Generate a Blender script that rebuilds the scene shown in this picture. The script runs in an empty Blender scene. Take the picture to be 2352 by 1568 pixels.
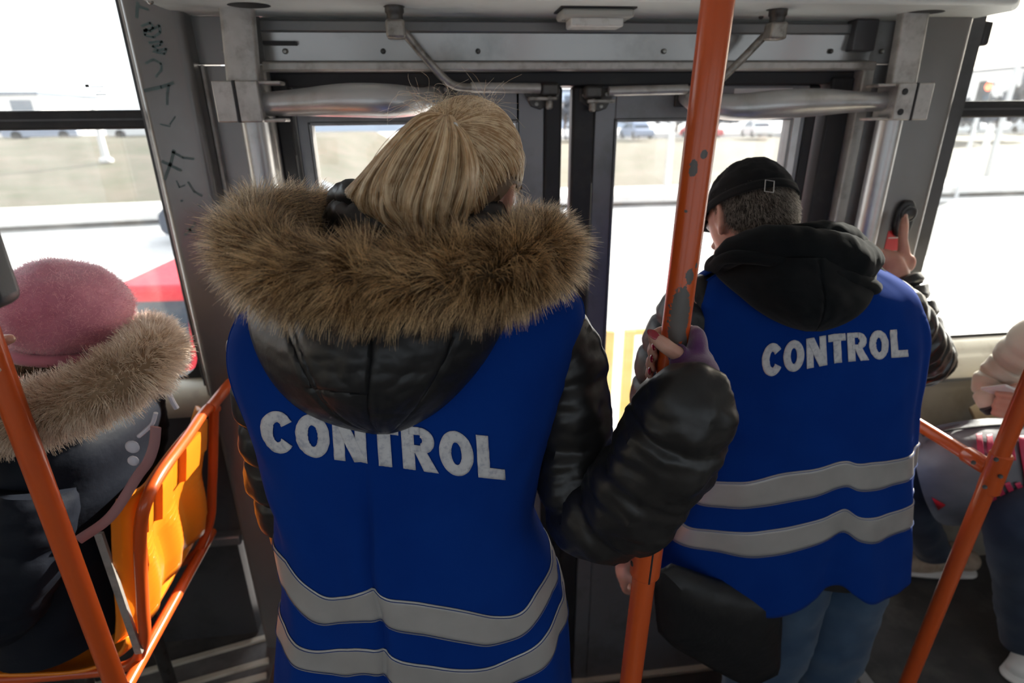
import bpy, bmesh, math, random
import numpy as np
from mathutils import Vector, Matrix, noise
from math import sin, cos, pi, radians, sqrt

scene = bpy.context.scene
COL = scene.collection
rng = np.random.default_rng(7)
random.seed(7)

# ------------------------------------------------------------------ camera
F, CX, CY = 1307.0, 1176.0, 784.0           # focal length and centre in pixels of the 2352x1568 frame
YAW, PITCH, ROLL = radians(6.6), radians(21.3), radians(0.67)
CAM = Vector((0, 0, 1.70))
_fh = Vector((sin(YAW), cos(YAW), 0))
_f = cos(PITCH) * _fh - sin(PITCH) * Vector((0, 0, 1))
_r0 = Vector((cos(YAW), -sin(YAW), 0))
_u0 = _r0.cross(_f)
_r = cos(ROLL) * _r0 - sin(ROLL) * _u0
_u = cos(ROLL) * _u0 + sin(ROLL) * _r0
cam_data = bpy.data.cameras.new('camera')
cam_data.sensor_width = 36
cam_data.lens = 36 * F / 2352
cam_data.clip_start = 0.02
cam_data.clip_end = 400
cam_data.dof.use_dof = True
cam_data.dof.focus_distance = 0.88
cam_data.dof.aperture_fstop = 3.2
cam = bpy.data.objects.new('camera', cam_data)
COL.objects.link(cam)
cam.matrix_world = Matrix(((_r.x, _u.x, -_f.x, CAM.x), (_r.y, _u.y, -_f.y, CAM.y), (_r.z, _u.z, -_f.z, CAM.z), (0, 0, 0, 1)))
scene.camera = cam

# ------------------------------------------------------------------ world, sun, exposure
world = bpy.data.worlds.new('world')
scene.world = world
world.use_nodes = True
wn = world.node_tree.nodes
bg = wn['Background']
sky = wn.new('ShaderNodeTexSky')
sky.sky_type = 'NISHITA'
sky.sun_disc = False
sky.sun_elevation = radians(26)
sky.sun_rotation = radians(53)
sky.air_density = 1.0
sky.dust_density = 6.0
sky.ozone_density = 1.0
mixw = wn.new('ShaderNodeMixRGB')
mixw.inputs[0].default_value = 0.75
mixw.inputs[2].default_value = (1.32, 1.36, 1.42, 1)
scl = wn.new('ShaderNodeMixRGB')
scl.blend_type = 'MULTIPLY'
scl.inputs[0].default_value = 1
scl.inputs[2].default_value = (0.28, 0.28, 0.28, 1)
world.node_tree.links.new(sky.outputs[0], scl.inputs[1])
world.node_tree.links.new(scl.outputs[0], mixw.inputs[1])
world.node_tree.links.new(mixw.outputs[0], bg.inputs[0])
bg.inputs[1].default_value = 1.0

SUN_DIR = Vector((0.66, 0.50, 0.40)).normalized()      # towards the sun
sun_data = bpy.data.lights.new('sun', 'SUN')
sun_data.energy = 8.0
sun_data.angle = radians(0.6)
sun_data.color = (1.0, 0.93, 0.82)
sun = bpy.data.objects.new('sun', sun_data)
COL.objects.link(sun)
sun.rotation_euler = SUN_DIR.to_track_quat('Z', 'Y').to_euler()

scene.view_settings.view_transform = 'Standard'
scene.view_settings.look = 'None'
scene.view_settings.gamma = 1
scene.view_settings.use_curve_mapping = False
scene.view_settings.exposure = 1.32
scene.cycles.use_denoising = True
scene.cycles.max_bounces = 10
scene.cycles.transparent_max_bounces = 24
scene.cycles.sample_clamp_indirect = 8

# ------------------------------------------------------------------ helpers
def ray(x, y):
    return _f + _r * float((x - CX) / F) - _u * float((y - CY) / F)
def PY(x, y, Y):
    d = ray(x, y); return CAM + d * float(Y / d.y)
def PZ(x, y, Z):
    d = ray(x, y); return CAM + d * ((Z - CAM.z) / d.z)
def PX(x, y, X):
    d = ray(x, y); return CAM + d * (X / d.x)
def px_at(p):
    return (Vector(p) - CAM).dot(_f) / F                  # metres per pixel at p

def nz(p, s=1.0):
    return noise.noise(Vector(p) * s)

def catmull(pts, n):
    P = np.array([list(p) for p in pts], float)
    if len(P) == 2:
        t = np.linspace(0, 1, n)[:, None]
        return P[0] * (1 - t) + P[1] * t
    seg = np.linalg.norm(np.diff(P[:, :3], axis=0), axis=1) if P.shape[1] >= 3 else np.abs(np.diff(P[:, 0]))
    seg = np.maximum(seg, 1e-6)
    T = np.concatenate([[0], np.cumsum(seg ** 0.5)])
    ext0 = 2 * P[0] - P[1]; ext1 = 2 * P[-1] - P[-2]
    Q = np.vstack([ext0, P, ext1])
    TT = np.concatenate([[2 * T[0] - T[1]], T, [2 * T[-1] - T[-2]]])
    out = []
    for t in np.linspace(T[0], T[-1], n):
        i = int(np.clip(np.searchsorted(T, t, side='right') - 1, 0, len(T) - 2))
        t0, t1, t2, t3 = TT[i:i + 4]
        p0, p1, p2, p3 = Q[i:i + 4]
        A1 = (t1 - t) / (t1 - t0) * p0 + (t - t0) / (t1 - t0) * p1
        A2 = (t2 - t) / (t2 - t1) * p1 + (t - t1) / (t2 - t1) * p2
        A3 = (t3 - t) / (t3 - t2) * p2 + (t - t2) / (t3 - t2) * p3
        B1 = (t2 - t) / (t2 - t0) * A1 + (t - t0) / (t2 - t0) * A2
        B2 = (t3 - t) / (t3 - t1) * A2 + (t - t1) / (t3 - t1) * A3
        out.append((t2 - t) / (t2 - t1) * B1 + (t - t1) / (t2 - t1) * B2)
    return np.array(out)

def frames(P):
    """parallel transport frames along a polyline (n,3)"""
    n = len(P)
    T = np.gradient(P, axis=0)
    T /= np.maximum(np.linalg.norm(T, axis=1), 1e-9)[:, None]
    a = np.array([0, 0, 1.0]) if abs(T[0][2]) < .9 else np.array([0, 1.0, 0])
    N = np.cross(T[0], a); N /= np.linalg.norm(N)
    Ns = [N]
    for i in range(1, n):
        N = Ns[-1] - T[i] * np.dot(Ns[-1], T[i])
        N /= max(np.linalg.norm(N), 1e-9)
        Ns.append(N)
    Ns = np.array(Ns)
    Bs = np.cross(T, Ns)
    return T, Ns, Bs

class MB:
    def __init__(self):
        self.v = []; self.f = []
    def add(self, vs, fs):
        o = len(self.v)
        self.v += [tuple(v) for v in vs]
        self.f += [tuple(i + o for i in f) for f in fs]
        return self
    def box(self, c, s, rot=None, taper=None):
        vs = []
        for k in range(8):
            p = Vector(((k & 1) - .5, ((k >> 1) & 1) - .5, ((k >> 2) & 1) - .5))
            p = Vector((p.x * s[0], p.y * s[1], p.z * s[2]))
            if taper and k >= 4:
                p.x *= taper[0]; p.y *= taper[1]
            if rot is not None: p = rot @ p
            vs.append(p + Vector(c))
        return self.add(vs, [(0, 2, 3, 1), (4, 5, 7, 6), (0, 1, 5, 4), (2, 6, 7, 3), (0, 4, 6, 2), (1, 3, 7, 5)])
    def bb(self, x0, x1, y0, y1, z0, z1):
        return self.box(((x0 + x1) / 2, (y0 + y1) / 2, (z0 + z1) / 2), (abs(x1 - x0), abs(y1 - y0), abs(z1 - z0)))
    def hexa(self, p):                      # 8 corners, same order as box
        return self.add(p, [(0, 2, 3, 1), (4, 5, 7, 6), (0, 1, 5, 4), (2, 6, 7, 3), (0, 4, 6, 2), (1, 3, 7, 5)])
    def prism(self, a, b, off):             # quad strip polygon a->..., extruded by off
        n = len(a); vs = list(a) + [Vector(p) + Vector(off) for p in a]
        fs = [tuple(range(n)), tuple(range(2 * n - 1, n - 1, -1))]
        for i in range(n):
            j = (i + 1) % n
            fs.append((i, i + n, j + n, j))
        return self.add(vs, fs)
    def tube(self, pts, r, seg=16, n=None, cap=True, spline=True, sq=None, round_end=False, disp=None):
        P = np.array([list(p) for p in pts], float)
        R = np.array(r if hasattr(r, '__len__') else [r] * len(P), float)
        if spline:
            n = n or max(8, len(P) * 6)
            PR = catmull(np.hstack([P, R[:, None]]), n)
            P, R = PR[:, :3], np.maximum(PR[:, 3], 1e-4)
        T, N, B = frames(P)
        if round_end:
            k = 5; P0 = []; R0 = []
            for i in range(k):
                a = (i + .15) / k * pi / 2
                P0.append(P[0] - T[0] * R[0] * cos(a)); R0.append(R[0] * sin(a))
            P1 = []; R1 = []
            for i in range(k):
                a = (k - 1 - i + .15) / k * pi / 2
                P1.append(P[-1] + T[-1] * R[-1] * cos(a)); R1.append(R[-1] * sin(a))
            P = np.vstack([P0, P, P1]); R = np.concatenate([R0, R, R1])
            N = np.vstack([[N[0]] * k, N, [N[-1]] * k]); B = np.vstack([[B[0]] * k, B, [B[-1]] * k])
        m = len(P); vs = []; fs = []
        for i in range(m):
            for j in range(seg):
                a = 2 * pi * j / seg
                ca, sa = cos(a), sin(a)
                rx = ry = R[i]
                if sq: rx *= sq[0]; ry *= sq[1]
                p = P[i] + N[i] * ca * rx + B[i] * sa * ry
                if disp is not None:
                    nn = N[i] * ca + B[i] * sa
                    p = p + nn * disp(p, i / (m - 1), a)
                vs.append(p)
        for i in range(m - 1):
            for j in range(seg):
                k = (j + 1) % seg
                fs.append((i * seg + j, i * seg + k, (i + 1) * seg + k, (i + 1) * seg + j))
        if cap:
            fs.append(tuple(range(seg - 1, -1, -1)))
            fs.append(tuple((m - 1) * seg + j for j in range(seg)))
        return self.add(vs, fs)
    def cyl(self, a, b, r, seg=20, r2=None):
        return self.tube([a, b], [r, r2 if r2 else r], seg=seg, spline=False)
    def ell(self, c, s, R=None, nu=28, nv=18, fn=None):
        vs = []; fs = []
        for i in range(nv + 1):
            ph = pi * i / nv
            for j in range(nu):
                th = 2 * pi * j / nu
                d = Vector((sin(ph) * cos(th), sin(ph) * sin(th), cos(ph)))
                k = fn(d) if fn else 1.0
                p = Vector((d.x * s[0] * k, d.y * s[1] * k, d.z * s[2] * k))
                if R is not None: p = R @ p
                vs.append(p + Vector(c))
        for i in range(nv):
            for j in range(nu):
                k = (j + 1) % nu
                fs.append((i * nu + j, (i + 1) * nu + j, (i + 1) * nu + k, i * nu + k))
        return self.add(vs, fs)
    def grid(self, fn, nu, nv, closed_u=False):
        vs = []; fs = []
        for i in range(nv + 1):
            for j in range(nu if closed_u else nu + 1):
                vs.append(fn(j / nu, i / nv))
        w = nu if closed_u else nu + 1
        for i in range(nv):
            for j in range(nu):
                k = (j + 1) % w if closed_u else j + 1
                fs.append((i * w + j, i * w + k, (i + 1) * w + k, (i + 1) * w + j))
        return self.add(vs, fs)
    def lathe(self, prof, c, axis=(0, 0, 1), seg=24):
        q = Vector((0, 0, 1)).rotation_difference(Vector(axis))
        vs = []; fs = []
        for (r, h) in prof:
            for j in range(seg):
                a = 2 * pi * j / seg
                vs.append(q @ Vector((r * cos(a), r * sin(a), h)) + Vector(c))
        for i in range(len(prof) - 1):
            for j in range(seg):
                k = (j + 1) % seg
                fs.append((i * seg + j, i * seg + k, (i + 1) * seg + k, (i + 1) * seg + j))
        fs.append(tuple(range(seg - 1, -1, -1)))
        fs.append(tuple((len(prof) - 1) * seg + j for j in range(seg)))
        return self.add(vs, fs)

def put(o, parent=None, loc=None):
    COL.objects.link(o)
    if parent is not None:
        o.parent = parent
        o.matrix_parent_inverse = Matrix.Translation(world_loc(parent)).inverted()
    return o
def world_loc(o):
    l = Vector(o.location)
    if o.parent: l = l if o.type != 'EMPTY' else l
    return l

def obj(name, mb, mat, parent=None, smooth=True, bevel=0.0, seg=2, solid=0.0, sub=0, angle=40, label=None, recalc=True):
    me = bpy.data.meshes.new(name)
    me.from_pydata([tuple(map(float, v)) for v in mb.v], [], mb.f)
    me.update()
    if recalc:
        bm = bmesh.new(); bm.from_mesh(me)
        bmesh.ops.remove_doubles(bm, verts=bm.verts, dist=1e-6)
        bmesh.ops.recalc_face_normals(bm, faces=bm.faces)
        bm.to_mesh(me); bm.free()
    me.materials.append(mat)
    o = bpy.data.objects.new(name, me)
    put(o, parent)
    if smooth:
        for p in me.polygons: p.use_smooth = True
        try: me.set_sharp_from_angle(angle=radians(angle))
        except Exception: pass
    if solid:
        m = o.modifiers.new('solid', 'SOLIDIFY'); m.thickness = solid; m.offset = -1
    if bevel:
        m = o.modifiers.new('bevel', 'BEVEL'); m.width = bevel; m.segments = seg; m.limit_method = 'ANGLE'; m.angle_limit = radians(35)
    if sub:
        m = o.modifiers.new('sub', 'SUBSURF'); m.levels = sub; m.render_levels = sub
    if label: o['label'] = label
    return o

def tag(o, label, cat, group=None):
    o['label'] = label; o['category'] = cat
    if group: o['group'] = group
    return o
def struct(name, mb, mat, parent=None, **k):
    o = obj(name, mb, mat, parent, **k)
    if parent is None: o['kind'] = 'structure'
    return o
def thing(name, label, cat, loc=(0, 0, 0), group=None):
    o = bpy.data.objects.new(name, None)
    o.empty_display_size = .05
    COL.objects.link(o)
    o.location = loc
    return tag(o, label, cat, group)

def fuse(mb, name, mat, parent, voxel=0.004, smooth_it=6, label=None):
    """fuse overlapping closed shapes into one continuous skin"""
    o = obj(name, mb, mat, None)
    m = o.modifiers.new('r', 'REMESH'); m.mode = 'VOXEL'; m.voxel_size = voxel; m.use_smooth_shade = True
    s = o.modifiers.new('s', 'SMOOTH'); s.factor = .5; s.iterations = smooth_it
    dg = bpy.context.evaluated_depsgraph_get()
    me = bpy.data.meshes.new_from_object(o.evaluated_get(dg), depsgraph=dg)
    old = o.data
    o.modifiers.clear()
    o.data = me
    bpy.data.meshes.remove(old)
    me.materials.clear(); me.materials.append(mat)
    for p in me.polygons: p.use_smooth = True
    if parent is not None:
        o.parent = parent
        o.matrix_parent_inverse = Matrix.Translation(world_loc(parent)).inverted()
    if label: o['label'] = label
    return o

def strands(name, curves, mat, parent, r0, r1=None, label=None):
    """curves: array (N, k, 3) of hair strands"""
    A = np.asarray(curves, np.float32)
    N, k, _ = A.shape
    hc = bpy.data.hair_curves.new(name)
    hc.add_curves([k] * N)
    hc.attributes['position'].data.foreach_set('vector', A.reshape(-1))
    at = hc.attributes.get('radius') or hc.attributes.new('radius', 'FLOAT', 'POINT')
    prof = np.linspace(r0, r1 if r1 is not None else r0 * .25, k, dtype=np.float32)
    at.data.foreach_set('value', np.tile(prof, N))
    hc.materials.append(mat)
    o = bpy.data.objects.new(name, hc)
    put(o, parent)
    o['kind'] = 'stuff'
    if label: o['label'] = label
    return o

# ------------------------------------------------------------------ materials
def mat(name, col, rough=.6, metal=0.0, col2=None, nscale=30, bump=0.0, bscale=200, spec=.5, coat=0.0, sheen=0.0, trans=0.0,
        grime=None, gscale=6, stretch=None, vary=.5, sss=0.0, emis=0, bdist=.002):
    m = bpy.data.materials.new(name); m.use_nodes = True
    nt = m.node_tree; N = nt.nodes; L = nt.links
    b = N['Principled BSDF']
    b.inputs['Roughness'].default_value = rough
    b.inputs['Metallic'].default_value = metal
    b.inputs['Specular IOR Level'].default_value = spec
    b.inputs['Coat Weight'].default_value = coat
    b.inputs['Coat Roughness'].default_value = .12
    b.inputs['Sheen Weight'].default_value = sheen
    b.inputs['Transmission Weight'].default_value = trans
    if sss:
        b.inputs['Subsurface Weight'].default_value = sss
        b.inputs['Subsurface Radius'].default_value = (.012, .005, .003)
        b.inputs['Subsurface Scale'].default_value = 1
    b.inputs['Base Color'].default_value = (*col, 1)
    tc = N.new('ShaderNodeTexCoord'); mp = N.new('ShaderNodeMapping')
    L.new(tc.outputs['Object'], mp.inputs[0])
    if stretch: mp.inputs['Scale'].default_value = stretch
    last = None
    if col2 is not None:
        t = N.new('ShaderNodeTexNoise'); t.inputs['Scale'].default_value = nscale; t.inputs['Detail'].default_value = 6
        L.new(mp.outputs[0], t.inputs['Vector'])
        cr = N.new('ShaderNodeValToRGB')
        cr.color_ramp.elements[0].color = (*col, 1); cr.color_ramp.elements[1].color = (*col2, 1)
        cr.color_ramp.elements[0].position = .5 - vary * .3; cr.color_ramp.elements[1].position = .5 + vary * .3
        L.new(t.outputs[0], cr.inputs[0]); last = cr.outputs[0]
    if grime is not None:
        t = N.new('ShaderNodeTexNoise'); t.inputs['Scale'].default_value = gscale; t.inputs['Detail'].default_value = 8
        t.inputs['Roughness'].default_value = .65
        L.new(tc.outputs['Object'], t.inputs['Vector'])
        cr = N.new('ShaderNodeValToRGB'); cr.color_ramp.elements[0].position = .5; cr.color_ramp.elements[1].position = .72
        L.new(t.outputs[0], cr.inputs[0])
        mx = N.new('ShaderNodeMixRGB'); mx.inputs[2].default_value = (*grime, 1)
        if last is not None: L.new(last, mx.inputs[1])
        else: mx.inputs[1].default_value = (*col, 1)
        L.new(cr.outputs[0], mx.inputs[0]); last = mx.outputs[0]
    if last is not None: L.new(last, b.inputs['Base Color'])
    if bump:
        t = N.new('ShaderNodeTexNoise'); t.inputs['Scale'].default_value = bscale; t.inputs['Detail'].default_value = 4
        L.new(mp.outputs[0], t.inputs['Vector'])
        bp = N.new('ShaderNodeBump'); bp.inputs['Strength'].default_value = bump; bp.inputs['Distance'].default_value = bdist
        L.new(t.outputs[0], bp.inputs['Height']); L.new(bp.outputs[0], b.inputs['Normal'])
    return m

def glass(name, tint, haze, rough=.02, gl=.06):
    m = bpy.data.materials.new(name); m.use_nodes = True
    N = m.node_tree.nodes; L = m.node_tree.links
    N.remove(N['Principled BSDF'])
    out = N['Material Output']
    t = N.new('ShaderNodeBsdfTransparent'); t.inputs[0].default_value = (*tint, 1)
    g = N.new('ShaderNodeBsdfGlossy'); g.inputs['Roughness'].default_value = rough
    d = N.new('ShaderNodeBsdfTranslucent'); d.inputs[0].default_value = (.9, .9, .88, 1)
    n = N.new('ShaderNodeTexNoise'); n.inputs['Scale'].default_value = 14; n.inputs['Detail'].default_value = 8
    tc = N.new('ShaderNodeTexCoord'); L.new(tc.outputs['Object'], n.inputs['Vector'])
    mr = N.new('ShaderNodeMapRange'); mr.inputs[1].default_value = .3; mr.inputs[2].default_value = .8
    mr.inputs[3].default_value = haze * .5; mr.inputs[4].default_value = haze * 1.8
    L.new(n.outputs[0], mr.inputs[0])
    m1 = N.new('ShaderNodeMixShader'); L.new(mr.outputs[0], m1.inputs[0]); L.new(t.outputs[0], m1.inputs[1]); L.new(d.outputs[0], m1.inputs[2])
    m2 = N.new('ShaderNodeMixShader'); m2.inputs[0].default_value = gl; L.new(m1.outputs[0], m2.inputs[1]); L.new(g.outputs[0], m2.inputs[2])
    L.new(m2.outputs[0], out.inputs[0])
    return m

M = {}
M['panel'] = mat('grey_panel', (.22, .22, .225), .33, .45, col2=(.255, .25, .245), nscale=3, grime=(.12, .11, .10), gscale=5)
M['panel_dark'] = mat('dark_panel', (.085, .085, .09), .4, .2, grime=(.05, .05, .05), gscale=6)
M['door_grey'] = mat('door_grey', (.23, .23, .24), .36, .3, grime=(.16, .155, .15), gscale=5)
M['header'] = mat('header_grey', (.38, .37, .355), .22, .55, col2=(.38, .37, .36), nscale=5, grime=(.22, .22, .21), gscale=4)
M['ceil'] = mat('ceiling_paint', (.76, .80, .775), .55, 0, grime=(.62, .65, .62), gscale=4)
M['ceil_white'] = mat('ceiling_white', (.75, .76, .75), .6)
M['rubber'] = mat('black_rubber', (.018, .018, .02), .55, 0, grime=(.04, .038, .035), gscale=9)
M['alu'] = mat('aluminium', (.58, .58, .58), .34, .65, col2=(.52, .515, .51), nscale=10, grime=(.44, .43, .41), gscale=14, stretch=(1, 1, .15))
M['alu_dirty'] = mat('dirty_aluminium', (.52, .50, .47), .40, .5, col2=(.45, .43, .40), nscale=35, grime=(.32, .29, .26), gscale=26)
M['steel_dark'] = mat('dark_steel', (.10, .095, .09), .45, .8, grime=(.05, .04, .035), gscale=30)
M['steel'] = mat('greasy_steel', (.42, .39, .35), .4, .6, col2=(.28, .26, .23), nscale=40, grime=(.08, .07, .06), gscale=30)
M['floor'] = mat('floor_rubber', (.045, .043, .042), .55, 0, col2=(.065, .06, .058), nscale=12, grime=(.10, .095, .085), gscale=9, bump=.15, bscale=300)
M['floor_grey'] = mat('grey_floor', (.17, .165, .155), .5, 0, col2=(.13, .125, .12), nscale=18, grime=(.08, .075, .07), gscale=8, bump=.1)
M['beige'] = mat('beige_panel', (.33, .30, .25), .4, 0, grime=(.24, .21, .17), gscale=5)
M['cream_trim'] = mat('cream_trim', (.62, .58, .47), .35, 0, grime=(.4, .36, .28), gscale=7)
M['glass'] = glass('window_glass', (.88, .90, .90), .022)
M['glass_door'] = glass('door_glass', (.88, .89, .89), .022)
M['glass_tint'] = glass('tinted_glass', (.58, .60, .61), .03)
M['black_plastic'] = mat('black_plastic', (.02, .02, .021), .35)
M['dark_plastic'] = mat('dark_grey_plastic', (.06, .065, .068), .4, bump=.1, bscale=600)
M['red_sticker'] = mat('red_sticker', (.6, .015, .03), .4)
M['white_sticker'] = mat('white_sticker', (.75, .75, .74), .5)
M['ink'] = mat('ink', (.03, .03, .035), .6)
M['green_ink'] = mat('green_marker', (.085, .125, .12), .45)
M['lamp_white'] = mat('lamp_lens', (.75, .74, .70), .25, 0, trans=.0, grime=(.5, .47, .4), gscale=30)
M['lamp_grey'] = mat('lamp_housing', (.45, .44, .40), .45)
M['screw'] = mat('screw_metal', (.4, .39, .36), .4, .9)

# ================================================================== THE BUS SHELL
YW = 1.60          # inner face of the door wall
YD = 1.66          # door leaves and window panes
WX0, WX1 = -0.60, 1.26     # step well
# floor with the step well
fl = MB()
fl.bb(-4.5, 4.5, -1.0, 1.00, -.06, 0)
fl.bb(-4.5, WX0, 1.00, 1.75, -.06, 0)
fl.bb(WX1, 4.5, 1.00, 1.75, -.06, 0)
floor = struct('floor', fl, M['floor'], smooth=False)
st = MB()
st.bb(WX0, WX1, 1.00, 1.34, -.28, -.22)
st.bb(WX0, WX1, .985, 1.0, -.25, -.001)
struct('step_upper', st, M['floor'], floor, smooth=False)
st = MB()
st.bb(WX0, WX1, 1.34, 1.72, -.53, -.47)
st.bb(WX0, WX1, 1.325, 1.34, -.5, -.222)
struct('step_lower', st, M['floor'], floor, smooth=False)
st = MB(); st.bb(WX0 - .02, WX0, 1.0, 1.72, -.5, -.001); st.bb(WX1, WX1 + .02, 1.0, 1.72, -.5, -.001)
struct('well_side', st, M['panel_dark'], floor, smooth=False)
# aluminium edge of the well on the right, and the threshold under the doors
tr = MB(); tr.bb(WX1 - .012, WX1 + .03, 1.0, 1.62, -.004, .006); tr.bb(WX1 - .012, WX1 - .004, 1.0, 1.62, -.03, .006)
struct('trim_1', tr, M['alu'], bevel=.002)
tr = MB(); tr.bb(WX0, WX1, 1.618, 1.70, -.47, -.452)
struct('trim_2', tr, M['cream_trim'], bevel=.003)
k = 3
for (a, b) in (((300, 1553), (632, 1459)), ((441, 1568), (615, 1518)), ((544, 1570), (612, 1552))):
    A, Bp = PZ(*a, .004), PZ(*b, .004)
    d = (Bp - A); A = A - d * (.9 if k == 3 else 2.2); Bp = Bp + d * .02
    n = Vector((-d.y, d.x, 0)).normalized() * .011
    tr = MB(); tr.hexa([A - n - Vector((0, 0, .004)), Bp - n - Vector((0, 0, .004)), A + n - Vector((0, 0, .004)), Bp + n - Vector((0, 0, .004)),
                        A - n + Vector((0, 0, .008)), Bp - n + Vector((0, 0, .008)), A + n + Vector((0, 0, .008)), Bp + n + Vector((0, 0, .008))])
    struct('trim_%d' % k, tr, M['cream_trim'], bevel=.003); k += 1
gA, gB = PZ(-60, 1656, .0), PZ(640, 1457, .0)
gm = MB(); gm.prism([gA, gB, Vector((-.605, gB.y, 0)), Vector((-.605, 1.0, 0)), Vector((gA.x, 1.0, 0))], None, (0, 0, .003))
struct('floor_panel', gm, M['floor_grey'], smooth=False)

# ceiling, rear wall, end walls (the part of the bus behind and beside the camera)
c = MB(); c.bb(-4.5, 4.5, -1.0, 1.75, 2.20, 2.25)
struct('ceiling', c, M['ceil_white'], smooth=False)
w = MB()
w.bb(-4.5, 4.5, -1.02, -.97, -.06, .92)
w.bb(-4.5, 4.5, -1.02, -.97, 1.90, 2.25)
for x in (-4.4, -2.2, -.35, 1.5, 3.2, 4.4): w.bb(x - .08, x + .08, -1.02, -.95, .92, 1.90)
wb = struct('wall_back', w, M['beige'], smooth=False)
g_ = MB(); g_.bb(-4.45, 4.45, -1.0, -.995, .92, 1.90)
struct('window_3', g_, M['glass_tint'], smooth=False)  # unseen rear panes, tint added to dim the light from behind
w = MB()
w.bb(-4.5, -4.45, -1.0, 1.75, -.06, 2.25)
struct('wall_left', w, M['beige'], smooth=False)
w = MB()
w.bb(4.45, 4.5, -1.0, 1.75, -.06, 2.25)
struct('wall_right', w, M['beige'], smooth=False)

# door wall: left of the door
XPL, XPR = -.74, 1.525          # window edges
wf = MB()
wf.bb(-4.5, XPL, YW + .02, 1.72, -.06, .975)
wf.bb(-4.5, -.58, YW + .02, 1.72, 2.06, 2.25)
wall_l = struct('wall_front_1', wf, M['panel_dark'], smooth=False)
t = MB(); t.bb(-4.5, -.70, 1.555, YW + .03, .44, .475)
struct('ledge', t, M['panel'], wall_l, bevel=.006)
t = MB(); t.bb(-4.5, -.70, 1.585, YW + .03, .475, .90)
struct('side_lining', t, M['panel_dark'], wall_l, bevel=.004)
t = MB()                                  # rounded cream sill under the left window
prof = [(1.70, .995), (1.64, .995), (1.60, .985), (1.572, .962), (1.562, .93), (1.572, .90), (1.60, .885), (1.70, .885)]
def extr(prof, x0, x1):
    m = MB(); n = len(prof)
    m.add([(x0, y, z) for y, z in prof] + [(x1, y, z) for y, z in prof],
          [tuple(range(n)), tuple(range(2 * n - 1, n - 1, -1))] + [(i, i + n, (i + 1) % n + n, (i + 1) % n) for i in range(n)])
    return m
struct('sill', extr(prof, -4.5, -.70), M['cream_trim'], wall_l, angle=50)

# broad pillar on the left with rounded corners
def pillar(name, x0, x1, y0, y1, z0, z1, m, r=.02, parent=None):
    pr = []
    for (cx, cy, a0) in ((x0 + r, y0 + r, 180), (x1 - r, y0 + r, 270)):
        for i in range(7):
            a = radians(a0 + i * 15); pr.append((cx + r * cos(a), cy + r * sin(a)))
    pr += [(x1, y1), (x0, y1)]
    n = len(pr); mb = MB()
    mb.add([(x, y, z0) for x, y in pr] + [(x, y, z1) for x, y in pr],
           [tuple(range(n)), tuple(range(2 * n - 1, n - 1, -1))] + [(i, i + n, (i + 1) % n + n, (i + 1) % n) for i in range(n)])
    return struct(name, mb, m, parent, angle=40)
M['pillar'] = mat('pillar_paint', (.195, .187, .18), .27, .35, col2=(.225, .215, .208), nscale=4, grime=(.19, .18, .17), gscale=5)
pl = pillar('wall_front_2', -.695, -.565, 1.545, 1.75, 0.0, 1.985, M['pillar'], .022)
t = MB(); t.bb(-.572, -.43, YW + .012, 1.74, -.47, 1.83)
struct('side_panel', t, M['panel'], pl, smooth=False)
t = MB(); t.bb(-.565, -.555, YW - .005, YW + .03, 0, 1.83)
struct('bead', t, M['alu_dirty'], pl, bevel=.003)
t = MB(); t.bb(-.605, -.41, YW, YW + .02, 1.832, 1.935)
struct('corner_plate', t, M['panel'], pl, bevel=.002)
# the pillar's edge strip along the window
t = MB(); t.bb(-.722, -.69, 1.60, 1.70, .9, 2.06)
struct('edge_strip', t, M['panel_dark'], pl, smooth=False)
t = MB(); t.bb(-.706, -.698, 1.575, 1.62, .9, 2.06)
struct('edge_bead', t, M['alu_dirty'], pl, smooth=False)

# door wall: right of the door
wf = MB()
wf.bb(XPR, 4.5, YW + .03, 1.74, -.06, .80)
wf.bb(1.42, 4.5, YW + .02, 1.72, 2.06, 2.25)
wall_r = struct('wall_front_3', wf, M['beige'], smooth=False)
def lining(u, v):
    z = .30 + v * .58
    return (1.30 + 3.2 * u, 1.60 - .05 * sin(pi * min(1, v * 1.15)) + .008 * nz((u * 9, v * 3, 1)), z)
t = MB(); t.grid(lining, 40, 12)
struct('side_lining', t, M['beige'], wall_r, solid=.01)
prof = [(1.70, .985), (1.655, .985), (1.62, .975), (1.60, .955), (1.575, .94), (1.545, .915), (1.535, .89), (1.545, .865), (1.60, .85), (1.70, .85)]
struct('sill', extr(prof, 1.40, 4.5), M['cream_trim'], wall_r, angle=50)
t = MB(); t.bb(1.40, 4.5, 1.53, 1.56, .872, .878)
struct('sill_groove', t, M['panel_dark'], wall_r, smooth=False)
pr_ = pillar('wall_front_4', 1.245, 1.425, 1.545, 1.75, 0.0, 1.985, M['pillar'], .028)
t = MB(); t.bb(1.165, 1.275, YW + .012, 1.74, -.47, 1.83)
struct('side_panel', t, M['panel'], pr_, smooth=False)
t = MB(); t.bb(1.418, 1.50, 1.60, 1.72, .9, 2.06)
struct('edge_strip', t, M['panel_dark'], pr_, smooth=False)
t = MB(); t.bb(1.17, 1.30, YW, YW + .02, 1.832, 1.935)
struct('corner_plate', t, M['panel'], pr_, bevel=.002)
t = MB(); t.ell((1.262, 1.551, 1.325), (.011, .004, .045)); 
struct('lock_slot', t, M['panel_dark'], pr_)
# beige cover of the slot's rim
t = MB(); t.tube([(1.262 + .014 * cos(a), 1.549, 1.325 + .05 * sin(a)) for a in np.linspace(0, 2 * pi, 20)], .003, seg=8, spline=False, cap=False)
struct('slot_rim', t, M['cream_trim'], pr_)

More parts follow.
